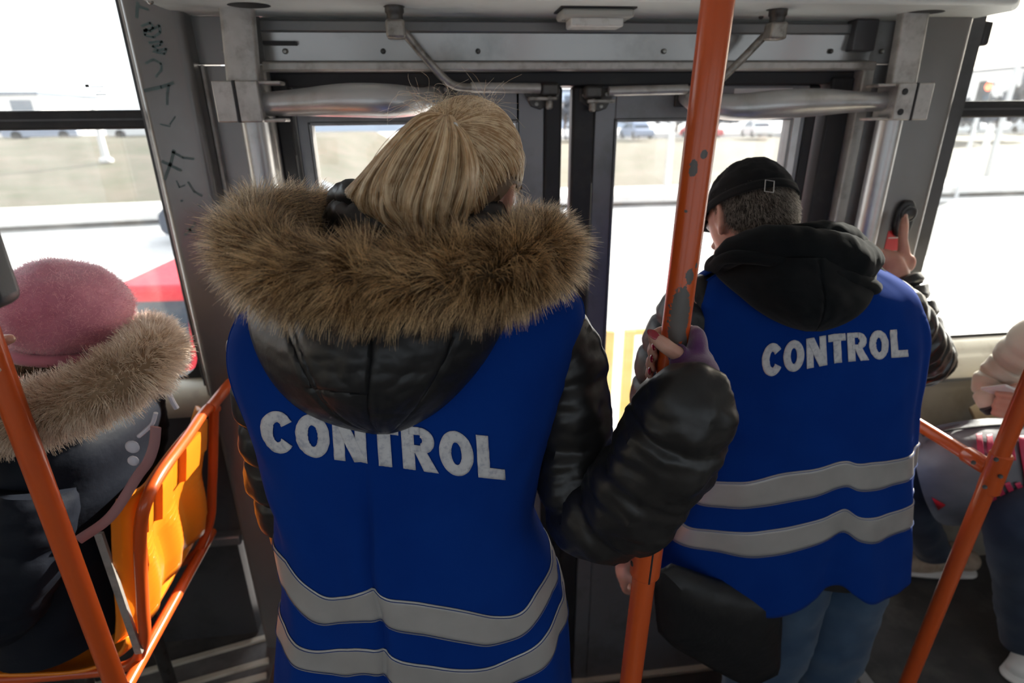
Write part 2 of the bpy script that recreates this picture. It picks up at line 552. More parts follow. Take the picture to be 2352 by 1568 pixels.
# header above the door
h = MB()
pf = [(1.605, 1.832), (1.60, 1.84), (1.592, 1.90), (1.612, 1.935), (1.75, 1.935), (1.75, 1.832)]
hd = struct('wall_front_5', extr(pf, -.41, 1.175), M['header'], angle=20)
t = MB(); t.bb(-.415, 1.185, 1.575, 1.63, 1.815, 1.836)
struct('header_ledge', t, M['alu_dirty'], hd, bevel=.004)
t = MB(); t.bb(-.44, 1.20, 1.625, 1.75, 1.782, 1.816)
struct('header_seal', t, M['rubber'], hd, bevel=.004)
t = MB(); t.bb(-.41, 1.175, 1.588, 1.60, 1.902, 1.926)
struct('header_seam', t, M['panel'], hd, bevel=.003)
for i, x in enumerate((655, 880, 1098, 1525, 1908)):
    p = PY(x, 118 + (0 if i != 0 else 0), 1.594)
    t = MB(); t.lathe([(.0062, 0), (.0062, .003), (.004, .0062), (0.0005, .007)], p, (0, -1, 0), 14)
    obj('screw', t, M['screw'] if i in (0, 3) else M['steel_dark'], hd)
for x in (517, 2025):
    p = PY(x, 118, 1.598)
    t = MB(); t.lathe([(.0062, 0), (.0062, .003), (.004, .0062), (0.0005, .007)], p, (0, -1, 0), 14)
    obj('screw', t, M['screw'], pl if x < 1000 else pr_)
t = MB(); t.bb(1.10, 1.165, 1.57, 1.61, 1.86, 1.935)
struct('mechanism_bracket', t, M['panel_dark'], hd, bevel=.004)
t = MB(); t.bb(-.405, -.33, 1.575, 1.60, 1.872, 1.880)
struct('bracket_slot', t, M['rubber'], hd)
# jambs and seals
for (n, x0, x1) in (('jamb', -.447, -.412), ('jamb', 1.158, 1.192)):
    t = MB(); t.bb(x0, x1, 1.585, 1.72, -.47, 1.83); struct(n, t, M['alu_dirty'], hd, bevel=.004)
for (x0, x1) in ((-.412, -.372), (1.092, 1.158)):
    t = MB(); t.bb(x0, x1, 1.615, 1.70, -.47, 1.80); struct('jamb_seal', t, M['rubber'], hd, bevel=.006)

# low ceiling box over the door
cb = MB()
for z0, z1, g in ((1.937, 2.2, 0),):
    P_ = [(-.60, 1.66), (-.60, 1.42), (-.56, 1.375), (1.36, 1.375), (1.44, 1.45), (1.44, 1.66)]
    n = len(P_)
    cb.add([(x, y, z0) for x, y in P_] + [(x, y, z1) for x, y in P_],
           [tuple(range(n)), tuple(range(2 * n - 1, n - 1, -1))] + [(i, i + n, (i + 1) % n + n, (i + 1) % n) for i in range(n)])
cbox = struct('ceiling_box', cb, M['ceil'], bevel=.012, seg=3)
t = MB(); t.bb(-.56, 1.38, 1.366, 1.376, 1.950, 2.02)
struct('box_fascia', t, M['panel'], cbox, bevel=.002)
for (x, y) in ((345, 3), (425, 35), (1748, 38)):
    p = PZ(x, y, 1.937)
    t = MB(); t.lathe([(.006, 0), (.006, .003), (.003, .006)], p, (0, 0, -1), 12)
    obj('screw', t, M['screw'] if x < 1000 else M['steel_dark'], cbox)
# dark holes where rods and poles enter the box
for (p, rx) in ((PZ(572, 12, 1.937), .045), (PZ(2125, 28, 1.937), .045), (PZ(905, 15, 1.937), .024), (PZ(1785, 22, 1.937), .026)):
    t = MB(); t.ell((p.x, p.y, 1.9365), (rx, rx * .8, .0012), nu=20, nv=6)
    obj('hole_ring', t, M['rubber'], cbox)

# ------------------------------------------------------------------ windows
def pane(n, x0, x1, z0, z1, dv0, dv1, y=YD, m='glass', r=.035, cut=True):
    """one fixed pane below, one sliding pane above, rubber frame and divider"""
    g = MB(); g.bb(x0, x1, y, y + .005, z0, dv0)
    o = struct('window_%d' % n, g, M[m], smooth=False)
    g2 = MB(); g2.bb(x0, x1, y, y + .005, dv1, z1)
    struct('upper_pane', g2, M[m], o, smooth=False)
    fr = MB(); fr.bb(x0, x1, y - .03, y + .02, dv0, dv1)
    struct('divider', fr, M['rubber'], o, bevel=.006)
    fr = MB(); fr.bb(x0, x1, y - .034, y - .028, (dv0 + dv1) / 2 - .002, (dv0 + dv1) / 2 + .003)
    struct('divider_bead', fr, M['panel_dark'], o)
    fr = MB(); fr.bb(x0, x1, y - .02, y + .02, z0 - .03, z0); fr.bb(x0, x1, y - .02, y + .02, z1, z1 + .03)
    struct('seal', fr, M['rubber'], o, bevel=.006)
    return o
wl = pane(1, -3.4, XPL + .02, 1.0, 2.06, 1.688, 1.733)
t = MB(); t.bb(XPL, XPL + .035, YD - .03, YD + .02, .98, 2.06); struct('side_seal', t, M['rubber'], wl, bevel=.006)
# rounded lower corner of the seal
cn = MB(); R_ = .07
pts = [(XPL, .995)] + [(XPL - R_ + R_ * cos(a), 1.0 + R_ - R_ * sin(a)) for a in np.linspace(0, pi / 2, 9)]
cn.prism([Vector((x, YD - .022, z)) for x, z in pts], None, (0, .04, 0)); struct('corner_seal', cn, M['rubber'], wl)
wr = pane(2, XPR - .02, 4.3, .99, 2.06, 1.690, 1.736)
t = MB(); t.bb(XPR - .03, XPR - .0, YD - .03, YD + .02, .98, 2.06); struct('side_seal', t, M['rubber'], wr, bevel=.006)
# latch of the sliding upper pane
lt = MB(); c0 = PY(2258, 78, YD - .04)
lt.box(c0, (.028, .03, .062))
struct('window_latch', lt, M['black_plastic'], wr, bevel=.008, seg=3)
lt = MB(); lt.box(c0 + Vector((-.018, .0, 0)), (.012, .02, .05))
struct('latch_base', lt, M['panel'], wr, bevel=.003)
# tiny print on the upper left pane
pm = MB()
for (x, y, w, hh) in ((200, 197, 8, 6), (222, 199, 30, 1.5), (225, 210, 16, 1.5), (232, 217, 22, 1.8)):
    a = PY(x, y, YD - .002); s = px_at(a); pm.box(a, (w * s, .0008, hh * s))
struct('glass_print', pm, M['ink'], wl, smooth=False)

# ------------------------------------------------------------------ door leaves
def leaf(n, x0, x1, gx0, gx1, gz0, gz1, zb, zt):
    fr = MB()
    y0, y1 = YD - .018, YD + .018
    fr.bb(x0, gx0, y0, y1, zb, zt); fr.bb(gx1, x1, y0, y1, zb, zt)
    fr.bb(gx0, gx1, y0, y1, gz1, zt); fr.bb(gx0, gx1, y0, y1, zb, gz0)
    o = struct('door_%d' % n, fr, M['door_grey'], bevel=.003)
    g = MB(); g.bb(gx0 - .003, gx1 + .003, YD - .003, YD + .003, gz0 - .003, gz1 + .003)
    struct('pane', g, M['glass_door'], o, smooth=False)
    s = MB(); w_ = .007
    for (a, b, c_, d) in ((gx0, gx0 + w_, gz0, gz1), (gx1 - w_, gx1, gz0, gz1), (gx0, gx1, gz1 - w_, gz1), (gx0, gx1, gz0, gz0 + w_)):
        s.bb(a, b, y0 - .004, y1 + .002, c_, d)
    struct('pane_gasket', s, M['panel'], o, bevel=.002)
    return o
dl = leaf(1, -.368, .285, -.337, .213, .70, 1.697, -.45, 1.782)
t = MB(); t.bb(.285, .335, YD - .022, YD + .022, -.45, 1.782); struct('edge_rubber', t, M['rubber'], dl, bevel=.008)
t = MB(); t.bb(.333, .364, YD - .018, YD + .018, -.45, 1.02); struct('lower_seal', t, M['rubber'], dl, bevel=.006)
dr = leaf(2, .427, 1.045, .484, 1.006, .70, 1.697, -.45, 1.782)
t = MB(); t.bb(.362, .427, YD - .022, YD + .022, -.45, 1.782); struct('edge_rubber', t, M['rubber'], dr, bevel=.008)
t = MB(); t.bb(1.045, 1.078, YD - .02, YD + .02, -.45, 1.782); struct('hinge_rubber', t, M['rubber'], dr, bevel=.006)
t = MB(); t.bb(1.006, 1.03, YD - .024, YD - .018, .70, 1.70); struct('frame_bevel', t, M['alu'], dr, bevel=.002)
# dark bracket plates at the top of both leaves
for (d, a, b) in ((dl, (940, 193), (1052, 245)), (dr, (1553, 193), (1592, 245))):
    A, Bp = PY(*a, YD - .022), PY(*b, YD - .022)
    t = MB(); t.bb(A.x, Bp.x, YD - .028, YD - .016, Bp.z, A.z); struct('bracket_plate', t, M['steel_dark'], d, bevel=.002)
    for q in ((.25, .3), (.75, .3), (.25, .75), (.75, .75)):
        t = MB(); t.lathe([(.006, 0), (.006, .004), (.003, .006)], (A.x + (Bp.x - A.x) * q[0], YD - .028, Bp.z + (A.z - Bp.z) * q[1]), (0, -1, 0), 6)
        obj('bolt', t, M['steel'], d)
# sticker on the right leaf with small print
A, Bp = PY(1688, 203, YD - .02), PY(1818, 226, YD - .02)
t = MB(); t.bb(A.x, Bp.x, YD - .0195, YD - .018, Bp.z, A.z); stk = struct('sticker', t, M['white_sticker'], dr)
t = MB()
for i in range(11):
    x = A.x + .012 + i * .0112
    t.bb(x, x + .007, YD - .0202, YD - .0192, Bp.z + .004, Bp.z + .012)
struct('sticker_print', t, M['ink'], stk, smooth=False)

# ------------------------------------------------------------------ green marker scrawl on the left pillar
gr = MB()
def scrawl(pts, w=2.3):
    for a, b in zip(pts[:-1], pts[1:]):
        A, Bq = PY(*a, 1.5445), PY(*b, 1.5445)
        d = Bq - A; l = max(d.length, 1e-5); n = Vector((-d.z, 0, d.x)).normalized() * w * .00118
        A = A - d.normalized() * .001; Bq = Bq + d.normalized() * .001
        gr.add([A - n, A + n, Bq + n, Bq - n], [(0, 1, 2, 3)])
scrawl([(316, 5), (314, 40)], 3); scrawl([(316, 14), (340, 22)])
scrawl([(325, 60), (345, 52), (352, 64), (330, 70), (345, 72), (366, 58), (368, 74), (352, 86), (332, 80), (336, 66)])
scrawl([(342, 98), (372, 95), (368, 104), (350, 106), (362, 116), (382, 112), (378, 124), (352, 118)])
scrawl([(335, 145), (352, 136), (370, 146), (371, 160), (358, 176)])
scrawl([(332, 208), (370, 200), (398, 190)], 3.2); scrawl([(388, 195), (384, 215), (384, 240)])
scrawl([(368, 285), (390, 290)], 1.5); scrawl([(390, 285), (402, 268)], 1.5)
scrawl([(372, 370), (392, 380), (416, 392)], 3); scrawl([(400, 345), (392, 375), (378, 412)], 3); scrawl([(395, 348), (420, 362), (445, 365)], 2.5)
scrawl([(405, 415), (412, 430), (424, 425)], 1.6); scrawl([(432, 418), (446, 440), (464, 450)], 2.4); scrawl([(416, 460), (418, 462)], 3); scrawl([(458, 470), (460, 474)], 3)
scrawl([(448, 512), (436, 530), (424, 540)], 2.5); scrawl([(430, 524), (450, 536)], 2.5); scrawl([(456, 555), (460, 580)], 2)
go = struct('marker_scrawl', gr, M['green_ink'], pl, smooth=False)

# ================================================================== OUTSIDE
GZ = -0.78
M['road'] = mat('asphalt', (.52, .51, .50), .8, 0, col2=(.45, .44, .43), nscale=1.2)
M['pave'] = mat('pavement', (.60, .58, .55), .85, 0, col2=(.52, .5, .48), nscale=2)
M['grass'] = mat('dry_grass', (.09, .074, .05), .9, 0, col2=(.062, .062, .032), nscale=.9, grime=(.115, .09, .064), gscale=.5)
M['wallA'] = mat('pale_wall', (.60, .58, .56), .8)
M['wallB'] = mat('blue_wall', (.38, .45, .55), .8)
M['wallC'] = mat('brick_wall', (.45, .34, .30), .8)
M['pane_dark'] = mat('dark_panes', (.08, .10, .13), .15)
M['bark'] = mat('bark', (.13, .10, .08), .9)
M['twigs'] = mat('twigs', (.075, .08, .092), .9, 0, col2=(.11, .115, .13), nscale=3)
M['pole_grey'] = mat('lamp_post', (.5, .5, .5), .5, .5)
M['yellow_paint'] = mat('yellow_paint', (.80, .50, .10), .5, 0, grime=(.6, .4, .15))
M['white_line'] = mat('road_paint', (.8, .8, .78), .7)
M['tyre'] = mat('tyre', (.02, .02, .02), .8)
M['car_glass'] = mat('car_glass', (.04, .06, .085), .12, spec=.3)

g = MB(); g.bb(-70, 90, 1.75, 20.0, GZ - .2, GZ)
road = struct('ground_road', g, M['road'], smooth=False)
g = MB()
def verge(u, v):
    x = -110 + 240 * u
    edge = 19.0 + (0.16 * (x + 3) if x < -3 else 0)
    edge = max(edge, 11.5)
    y = edge + 40 * v
    rise = .12 + (1.5 if x < -4 else .55) * min(1, v * 2.2) * (1 if x < -4 else .8)
    return (x, y, GZ + rise + .12 * nz((x * .4, y * .5, 0)))
g.grid(verge, 120, 24)
struct('ground_verge', g, M['grass'])
g = MB()
def kerb(u, v):
    x = -110 + 240 * u
    edge = max(19.0 + (0.16 * (x + 3) if x < -3 else 0), 11.5)
    return (x, edge - 2.2 + 2.3 * v, GZ + .14)
g.grid(kerb, 120, 1)
struct('ground_pavement', g, M['pave'], smooth=False, solid=.2)
g = MB(); g.bb(-110, 130, 58, 140, GZ - .1, GZ + 1.0)
struct('ground_far', g, M['pave'], smooth=False)
for i, (x, y, w, d) in enumerate(((-4, 9.0, 30, .15), (12, 7.6, 9, .18), (14, 12.5, 14, .15))):
    g = MB(); g.bb(x - w / 2, x + w / 2, y, y + d, GZ, GZ + .004)
    struct('ground_line_%d' % (i + 1), g, M['white_line'], smooth=False)

g = MB(); g.prism([PZ(2128, 462, GZ + .005), PZ(2242, 462, GZ + .005), PZ(2228, 562, GZ + .005), PZ(2098, 596, GZ + .005)], None, (0, 0, .004))
struct('ground_patch', g, mat('dark_asphalt', (.075, .08, .083), .85), smooth=False)

def car(name, label, loc, rz, col, L=4.3, W=1.72, H=1.45, group=None, detail=True):
    t = thing(name, label, 'car', loc, group)
    Rz = Matrix.Rotation(rz, 3, 'Z'); o = Vector(loc)
    m = mat('car_paint_' + label[:12], col, .5, 0, coat=0, spec=.2)
    hl = L / 2
    low = [(-hl, .30), (-hl, .62), (-hl + .12, .78), (-hl + .9, .88), (hl - 1.1, .90), (hl - .25, .80), (hl - .02, .62), (hl, .32), (hl - .1, .2), (-hl + .1, .2)]
    cab = [(-hl + .75, .86), (-hl + 1.35, H - .06), (-hl + 1.6, H), (hl - 1.75, H), (hl - 1.5, H - .05), (hl - .45, .86)]
    def side(pts, w0, w1):
        mb = MB(); n = len(pts)
        def wd(z): return w0 + (w1 - w0) * max(0, (z - .86) / (H - .86)) if w1 != w0 else w0
        A = [Rz @ Vector((x, -wd(z) / 2, z)) + o for x, z in pts]; Bq = [Rz @ Vector((x, wd(z) / 2, z)) + o for x, z in pts]
        mb.add(A + Bq, [tuple(range(n)), tuple(range(2 * n - 1, n - 1, -1))] + [(i, i + n, (i + 1) % n + n, (i + 1) % n) for i in range(n)])
        return mb
    obj('body', side(low, W, W), m, t, bevel=.06, seg=3)
    obj('cabin', side(cab, W - .06, W - .42), m, t, bevel=.04, seg=3)
    if detail:
        for s in (-1, 1):
            for (x0, x1, u0, u1) in ((-hl + .95, -.15, -hl + 1.5, -.15), (-.05, hl - .75, -.05, hl - 1.6)):
                z0, z1 = .90, H - .1
                w_ = lambda z: (W - .06 + (-.36) * max(0, (z - .86) / (H - .86))) / 2 + .006
                mb = MB()
                q = [Vector((x0, s * w_(z0), z0)), Vector((x1, s * w_(z0), z0)), Vector((u1, s * w_(z1), z1)), Vector((u0, s * w_(z1), z1))]
                mb.prism([Rz @ p + o for p in q], None, Rz @ Vector((0, -s * .03, 0)))
                obj('side_window', mb, M['car_glass'], t)
        for (a, b) in (((-hl + .80, .90), (-hl + 1.36, H - .09)), ((hl - .50, .90), (hl - 1.46, H - .09))):
            sgn = 1 if a[0] > 0 else -1
            mb = MB(); q = [Vector((a[0] + sgn * .02, -W / 2 + .16, a[1])), Vector((a[0] + sgn * .02, W / 2 - .16, a[1])), Vector((b[0] + sgn * .03, W / 2 - .28, b[1])), Vector((b[0] + sgn * .03, -W / 2 + .28, b[1]))]
            mb.prism([Rz @ p + o for p in q], None, Rz @ Vector((-sgn * .03, 0, -.01)))
            obj('windscreen', mb, M['car_glass'], t)
    for sx in (-hl + .8, hl - .85):
        for s in (-1, 1):
            mb = MB(); mb.cyl(Rz @ Vector((sx, s * (W / 2 - .18), .31)) + o, Rz @ Vector((sx, s * (W / 2 + .01), .31)) + o, .31, 18)
            obj('wheel', mb, M['tyre'], t)
    return t
_p = PY(585, 750, 4.75)
car('car', 'bright red car just outside the left window', (_p.x, 4.75, GZ), radians(-3), (.72, .02, .04), L=4.3, H=1.42)
car('car', 'small dark car far off on the road in left window', (PZ(350, 545, GZ).x + 2.75, PZ(350, 545, GZ).y, GZ), radians(4), (.03, .04, .06))
cols = [(.6, .6, .6), (.75, .75, .75), (.2, .25, .35), (.5, .05, .06), (.7, .7, .68), (.1, .1, .11), (.65, .66, .7), (.3, .32, .35), (.8, .8, .8), (.55, .57, .6)]
names = ['silver', 'white', 'dark blue', 'maroon', 'cream', 'black', 'pale blue', 'graphite', 'bright white', 'grey']
for i in range(10):
    car('car', 'parked %s car in the far row beyond the verge' % names[i], (6.5 + 5.6 * i, 52 + .6 * (i % 3), GZ + .75), radians(80 + 7 * (i % 4)), cols[i], group='parked cars beyond the verge', detail=i < 7)
for i, (x, c_, nm) in enumerate(((-34, (.75, .75, .76), 'white'), (-27.5, (.3, .33, .4), 'slate'), (-21, (.6, .6, .6), 'silver'))):
    car('car', 'parked %s car seen through left window above the grass slope' % nm, (x, 46, GZ + 1.5), radians(10 + 8 * i), c_, group='parked cars above the slope')

def block(label, x, y, w, d, h, m, rows, colsn, z=GZ + 1.0):
    t = thing('building', label, 'building', (x, y, z))
    b = MB(); b.bb(x - w / 2, x + w / 2, y, y + d, z, z + h); obj('wall', b, m, t, smooth=False)
    b = MB(); b.bb(x - w / 2 - .3, x + w / 2 + .3, y - .3, y + d + .3, z + h, z + h + .4); obj('roof', b, M['pane_dark'], t, smooth=False)
    for r in range(rows):
        for c_ in range(colsn):
            wx = x - w / 2 + (c_ + .5) * w / colsn; wz = z + (r + .55) * h / rows
            b = MB(); b.bb(wx - w / colsn * .3, wx + w / colsn * .3, y - .08, y + .1, wz - h / rows * .25, wz + h / rows * .25)
            obj('window_pane', b, M['pane_dark'], t, smooth=False)
block('long pale building on the horizon in left window', -62, 76, 34, 12, 4.6, M['wallA'], 2, 9)
block('blue grey shed on the horizon left of the blonde head', -14, 92, 22, 12, 5.0, M['wallB'], 1, 6)
block('low blue building behind the central orange pole', 24, 96, 16, 12, 5.5, M['wallB'], 2, 5)
block('pale apartment block far away in the right window', 118, 100, 30, 14, 9, M['wallA'], 3, 8)

def tree(label, x, y, h, w, z=GZ + .8, n=900):
    t = thing('bare_tree', label, 'tree', (x, y, z), 'bare trees on the horizon')
    mb = MB(); mb.tube([(x, y, z), (x + .1, y, z + h * .5), (x, y, z + h * .9)], [.22, .14, .04], seg=8)
    obj('trunk', mb, M['bark'], t)
    cr = MB()
    for i in range(n):
        a = random.uniform(0, 2 * pi); e = random.uniform(-.3, 1.4); rr = random.uniform(.35, 1)
        c_ = Vector((x + cos(a) * cos(e) * w * .42 * rr, y + sin(a) * cos(e) * w * .42 * rr, z + h * (.55 + .36 * sin(e) * rr)))
        q = random.uniform(.5, 1.1) * .55
        d1 = Vector((random.uniform(-1, 1), random.uniform(-1, 1), random.uniform(-1, 1))) * q; d2 = Vector((random.uniform(-1, 1), random.uniform(-1, 1), random.uniform(-1, 1))) * q
        cr.add([c_, c_ + d1, c_ + d2, c_ + d1 * .5 - d2 * .4], [(0, 1, 2), (0, 3, 1)])
    obj('crown', cr, M['twigs'], t, smooth=False)
    return t
words = ['first', 'second', 'third', 'fourth', 'fifth', 'sixth', 'seventh', 'eighth', 'ninth', 'tenth', 'eleventh', 'twelfth']
xs = [8, 13.5, 19, 25, 31, 37, 44, 51, 58, 66, 75, 85]
for i, x in enumerate(xs):
    tree('bare grey tree behind the parked cars, %s from the left' % words[i], x, 62 + 3 * (i % 3), (3.4 + .8 * ((i * 7) % 4) / 3) if i < 6 else 6.2 + 1.2 * (i % 3), 6.5, z=GZ + .4, n=700)
for i, x in enumerate((36, 42, 48.5, 55)):
    tree('grey shrub seen in right window, %s from the left' % words[i], x, 40 + 2 * (i % 2), 3.2 + .5 * (i % 2), 7.5, z=GZ + .3, n=700)

def post(label, x, y, h, arm=0, r=.07, name='street_lamp', z=GZ):
    t = thing(name, label, 'street lamp' if arm else 'pole', (x, y, z))
    mb = MB(); mb.cyl((x, y, z), (x, y, z + h), r * 1.2, 12, r * .7); obj('post', mb, M['pole_grey'], t)
    mb = MB(); mb.lathe([(r * 2.2, 0), (r * 2.2, .12), (r * 1.3, .2)], (x, y, z), seg=12); obj('base', mb, M['pole_grey'], t)
    if arm:
        mb = MB(); mb.tube([(x, y, z + h - .1), (x + arm * .5, y - .3, z + h + .3), (x + arm, y - .6, z + h + .35)], r * .6, seg=8); obj('arm', mb, M['pole_grey'], t)
        mb = MB(); mb.ell((x + arm, y - .6, z + h + .3), (.35, .16, .09)); obj('lamp_head', mb, M['pole_grey'], t)
    return t
p = PZ(1530, 452, GZ); post('pale street lamp post seen left of central orange pole', p.x, p.y, 8.5, 1.4, .09)
p = PZ(245, 372, GZ + 1); post('pale post on the horizon in left window', p.x, p.y, 2.2, 0, .12, z=GZ + 1, name='marker_post')
p = PZ(2195, 455, GZ)
tl = thing('traffic_light', 'traffic light showing red seen through right window', 'traffic light', p)
mb = MB(); mb.cyl(p, p + Vector((0, 0, 2.6)), .06, 12); obj('post', mb, M['pole_grey'], tl)
mb = MB(); mb.box(p + Vector((.0, 0, 2.95)), (.30, .24, .90)); obj('housing', mb, M['black_plastic'], tl, bevel=.04)
def emit(name, col, s):
    m = bpy.data.materials.new(name); m.use_nodes = True
    b = m.node_tree.nodes['Principled BSDF']; b.inputs['Base Color'].default_value = (*col, 1)
    b.inputs['Emission Color'].default_value = (*col, 1); b.inputs['Emission Strength'].default_value = s
    return m
for k_, (dz, m_) in enumerate(((.28, emit('red_signal', (1, .12, .05), 3)), (0, M['car_glass']), (-.28, M['car_glass']))):
    mb = MB(); mb.ell(p + Vector((-.02, -.13, 2.95 + dz)), (.11, .04, .11)); obj('lens', mb, m_, tl)
    mb = MB(); mb.tube([p + Vector((.12 * cos(a), -.20, 2.95 + dz + .12 * sin(a))) for a in np.linspace(0, pi, 9)], .012, seg=6, spline=False); obj('visor', mb, M['black_plastic'], tl)
q = PZ(2235, 430, GZ)
t = thing('road_sign', 'leaning white panel sign by the traffic light', 'sign', q)
mb = MB(); mb.cyl(q, q + Vector((0, 0, 2.2)), .03); obj('post', mb, M['pole_grey'], t)
mb = MB(); mb.box(q + Vector((0, -.05, 1.7)), (.28, .02, .9)); obj('board', mb, M['wallA'], t, bevel=.005)
# catenary mast with wires at the upper right
b0 = PZ(2262, 420, GZ)
t = post('tall thin mast rising past the top right corner', b0.x, b0.y, 11, 0, .09, 'wire_mast')
mb = MB()
mb.tube([b0 + Vector((0, 0, 9)), b0 + Vector((4, -3, 7.6)), b0 + Vector((9, -6, 8.2))], .02, seg=6)
mb.tube([b0 + Vector((0, 0, 8)), b0 + Vector((3, -1, 6.5)), b0 + Vector((8, -3, 6.8))], .02, seg=6)
obj('wire', mb, M['pane_dark'], t)

# yellow pedestrian railings
def railing(label, a, b, z):
    t = thing('railing', label, 'railing', a, 'yellow railings by the kerb')
    a, b = Vector(a), Vector(b)
    for e in (a, b):
        mb = MB(); mb.box(e + Vector((0, 0, .5)), (.075, .05, 1.0)); obj('post', mb, M['yellow_paint'], t, bevel=.008)
    for zz in (.98, .42):
        mb = MB(); mb.cyl(a + Vector((0, 0, zz)), b + Vector((0, 0, zz)), .025, 12); obj('rail', mb, M['yellow_paint'], t)
    return t
y_ = 3.75
for (a, b, nm) in ((1399, 1120, 'yellow railing seen through door glass left of the gap'), (1445, 1760, 'yellow railing seen through door glass beside man in black sleeve')):
    A, Bq = PY(a, 780, y_), PY(b, 780, y_)
    railing(nm, (A.x, y_, GZ + .05), (Bq.x, y_, GZ + .05), GZ)
A = PY(455, 835, 3.4)
railing('yellow railing below the red car in left window', (A.x + .6, 3.4, GZ - .12), (A.x - 2.2, 3.4, GZ - .12), GZ)

# ================================================================== FITTINGS
M['orange'] = mat('orange_paint', (.60, .09, .014), .28, 0, coat=.25, grime=(.55, .08, .015), gscale=8, bump=.05, bscale=60)
M['orange_plastic'] = mat('orange_plastic', (.85, .235, .012), .30, 0, coat=.2)
b_ = M['orange_plastic'].node_tree.nodes['Principled BSDF']

def chipped(name, spots, base=(.60, .09, .014)):
    m = mat(name, base, .27, 0, coat=.25, bump=.06, bscale=60)
    nt = m.node_tree; N = nt.nodes; L = nt.links; b = N['Principled BSDF']
    tc = N.new('ShaderNodeTexCoord')
    nn = N.new('ShaderNodeTexNoise'); nn.inputs['Scale'].default_value = 160; nn.inputs['Detail'].default_value = 6; nn.inputs['Roughness'].default_value = .7
    L.new(tc.outputs['Object'], nn.inputs['Vector'])
    prev = None
    for (c, s) in spots:
        sb = N.new('ShaderNodeVectorMath'); sb.operation = 'SUBTRACT'; sb.inputs[1].default_value = c
        L.new(tc.outputs['Object'], sb.inputs[0])
        ml = N.new('ShaderNodeVectorMath'); ml.operation = 'MULTIPLY'; ml.inputs[1].default_value = (1 / s[0], 1 / s[1], 1 / s[2])
        L.new(sb.outputs[0], ml.inputs[0])
        ln = N.new('ShaderNodeVectorMath'); ln.operation = 'LENGTH'; L.new(ml.outputs[0], ln.inputs[0])
        if prev is None: prev = ln.outputs['Value']
        else:
            mn = N.new('ShaderNodeMath'); mn.operation = 'MINIMUM'; L.new(prev, mn.inputs[0]); L.new(ln.outputs['Value'], mn.inputs[1]); prev = mn.outputs[0]
    ad = N.new('ShaderNodeMath'); ad.operation = 'MULTIPLY_ADD'; ad.inputs[1].default_value = 1.5; L.new(nn.outputs[0], ad.inputs[0]); L.new(prev, ad.inputs[2])
    lt = N.new('ShaderNodeMath'); lt.operation = 'LESS_THAN'; lt.inputs[1].default_value = 1.68; L.new(ad.outputs[0], lt.inputs[0])
    # loose specks of bare metal
    n2 = N.new('ShaderNodeTexNoise'); n2.inputs['Scale'].default_value = 55; n2.inputs['Detail'].default_value = 2
    L.new(tc.outputs['Object'], n2.inputs['Vector'])
    gt = N.new('ShaderNodeMath'); gt.operation = 'GREATER_THAN'; gt.inputs[1].default_value = .795; L.new(n2.outputs[0], gt.inputs[0])
    mx = N.new('ShaderNodeMath'); mx.operation = 'MAXIMUM'; L.new(lt.outputs[0], mx.inputs[0]); L.new(gt.outputs[0], mx.inputs[1])
    cm = N.new('ShaderNodeMixRGB'); cm.inputs[1].default_value = (*base, 1); cm.inputs[2].default_value = (.10, .088, .08, 1)
    L.new(mx.outputs[0], cm.inputs[0]); L.new(cm.outputs[0], b.inputs['Base Color'])
    ct = N.new('ShaderNodeMath'); ct.operation = 'MULTIPLY_ADD'; ct.inputs[1].default_value = .25; ct.inputs[2].default_value = .27
    L.new(mx.outputs[0], ct.inputs[0]); L.new(ct.outputs[0], b.inputs['Roughness'])
    return m

# --- central orange pole
YP = .725
ptop, pbot = PY(1649, 0, YP), PY(1449, 1560, YP)
pdir = (pbot - ptop).normalized()
PR = .0195
def on_pole(y):                      # axis point of the central pole at image row y
    x = 1649 + (1449 - 1649) * y / 1560
    return PY(x, y, YP)
spots = []
for (x, y, w, h) in ((1561, 728, 25, 78), (1584, 634, 11, 19), (1572, 668, 5, 8), (1594, 387, 9, 20), (1616, 354, 9, 11), (1572, 790, 9, 20), (1578, 486, 3, 3), (1600, 610, 3, 8)):
    a = PY(x, y, YP - PR * .92); s = px_at(a)
    spots.append(((a.x, a.y, a.z), (w * s, .02, h * s)))
M['orange_chip'] = chipped('chipped_orange_paint', spots)
t = thing('grab_pole', 'tall chipped orange pole in the centre held by gloved hand', 'pole', (pbot.x, pbot.y, 0))
top_ = ptop - pdir * .37; bot_ = pbot + pdir * (pbot.z / -pdir.z)
mb = MB(); mb.cyl(top_, bot_, PR, 32); obj('tube', mb, M['orange_chip'], t)
ca, cb_ = on_pole(1212), on_pole(1318)
mb = MB(); mb.tube([ca, ca + (cb_ - ca) * .03, cb_ - (cb_ - ca) * .03, cb_], [PR + .001, PR + .0055, PR + .0055, PR + .001], seg=28, spline=False)
sl = obj('sleeve', mb, M['orange'], t, bevel=.001)
v = (CAM - ca); v.z = 0; v.normalize(); side = Vector((v.y, -v.x, 0))
mb = MB()
off = (v * .93 + side * -.36).normalized() * (PR + .0053)
mb.cyl(ca + (cb_ - ca) * .04 + off, cb_ - (cb_ - ca) * .02 + off, .0016, 8)
obj('seam', mb, M['rubber'], sl)
mb = MB(); pp = ca + (cb_ - ca) * .72 + (v * .45 + side * .9).normalized() * (PR + .004)
mb.lathe([(.005, 0), (.005, .002), (.0025, .003)], pp, (v * .45 + side * .9).normalized(), 12)
obj('bolt', mb, M['steel_dark'], sl)
mb = MB(); pp = ca + (cb_ - ca) * .42
mb.tube([pp, pp + side * (PR + .012)], [.014, .012], seg=16, spline=False); obj('stub', mb, M['orange'], sl)
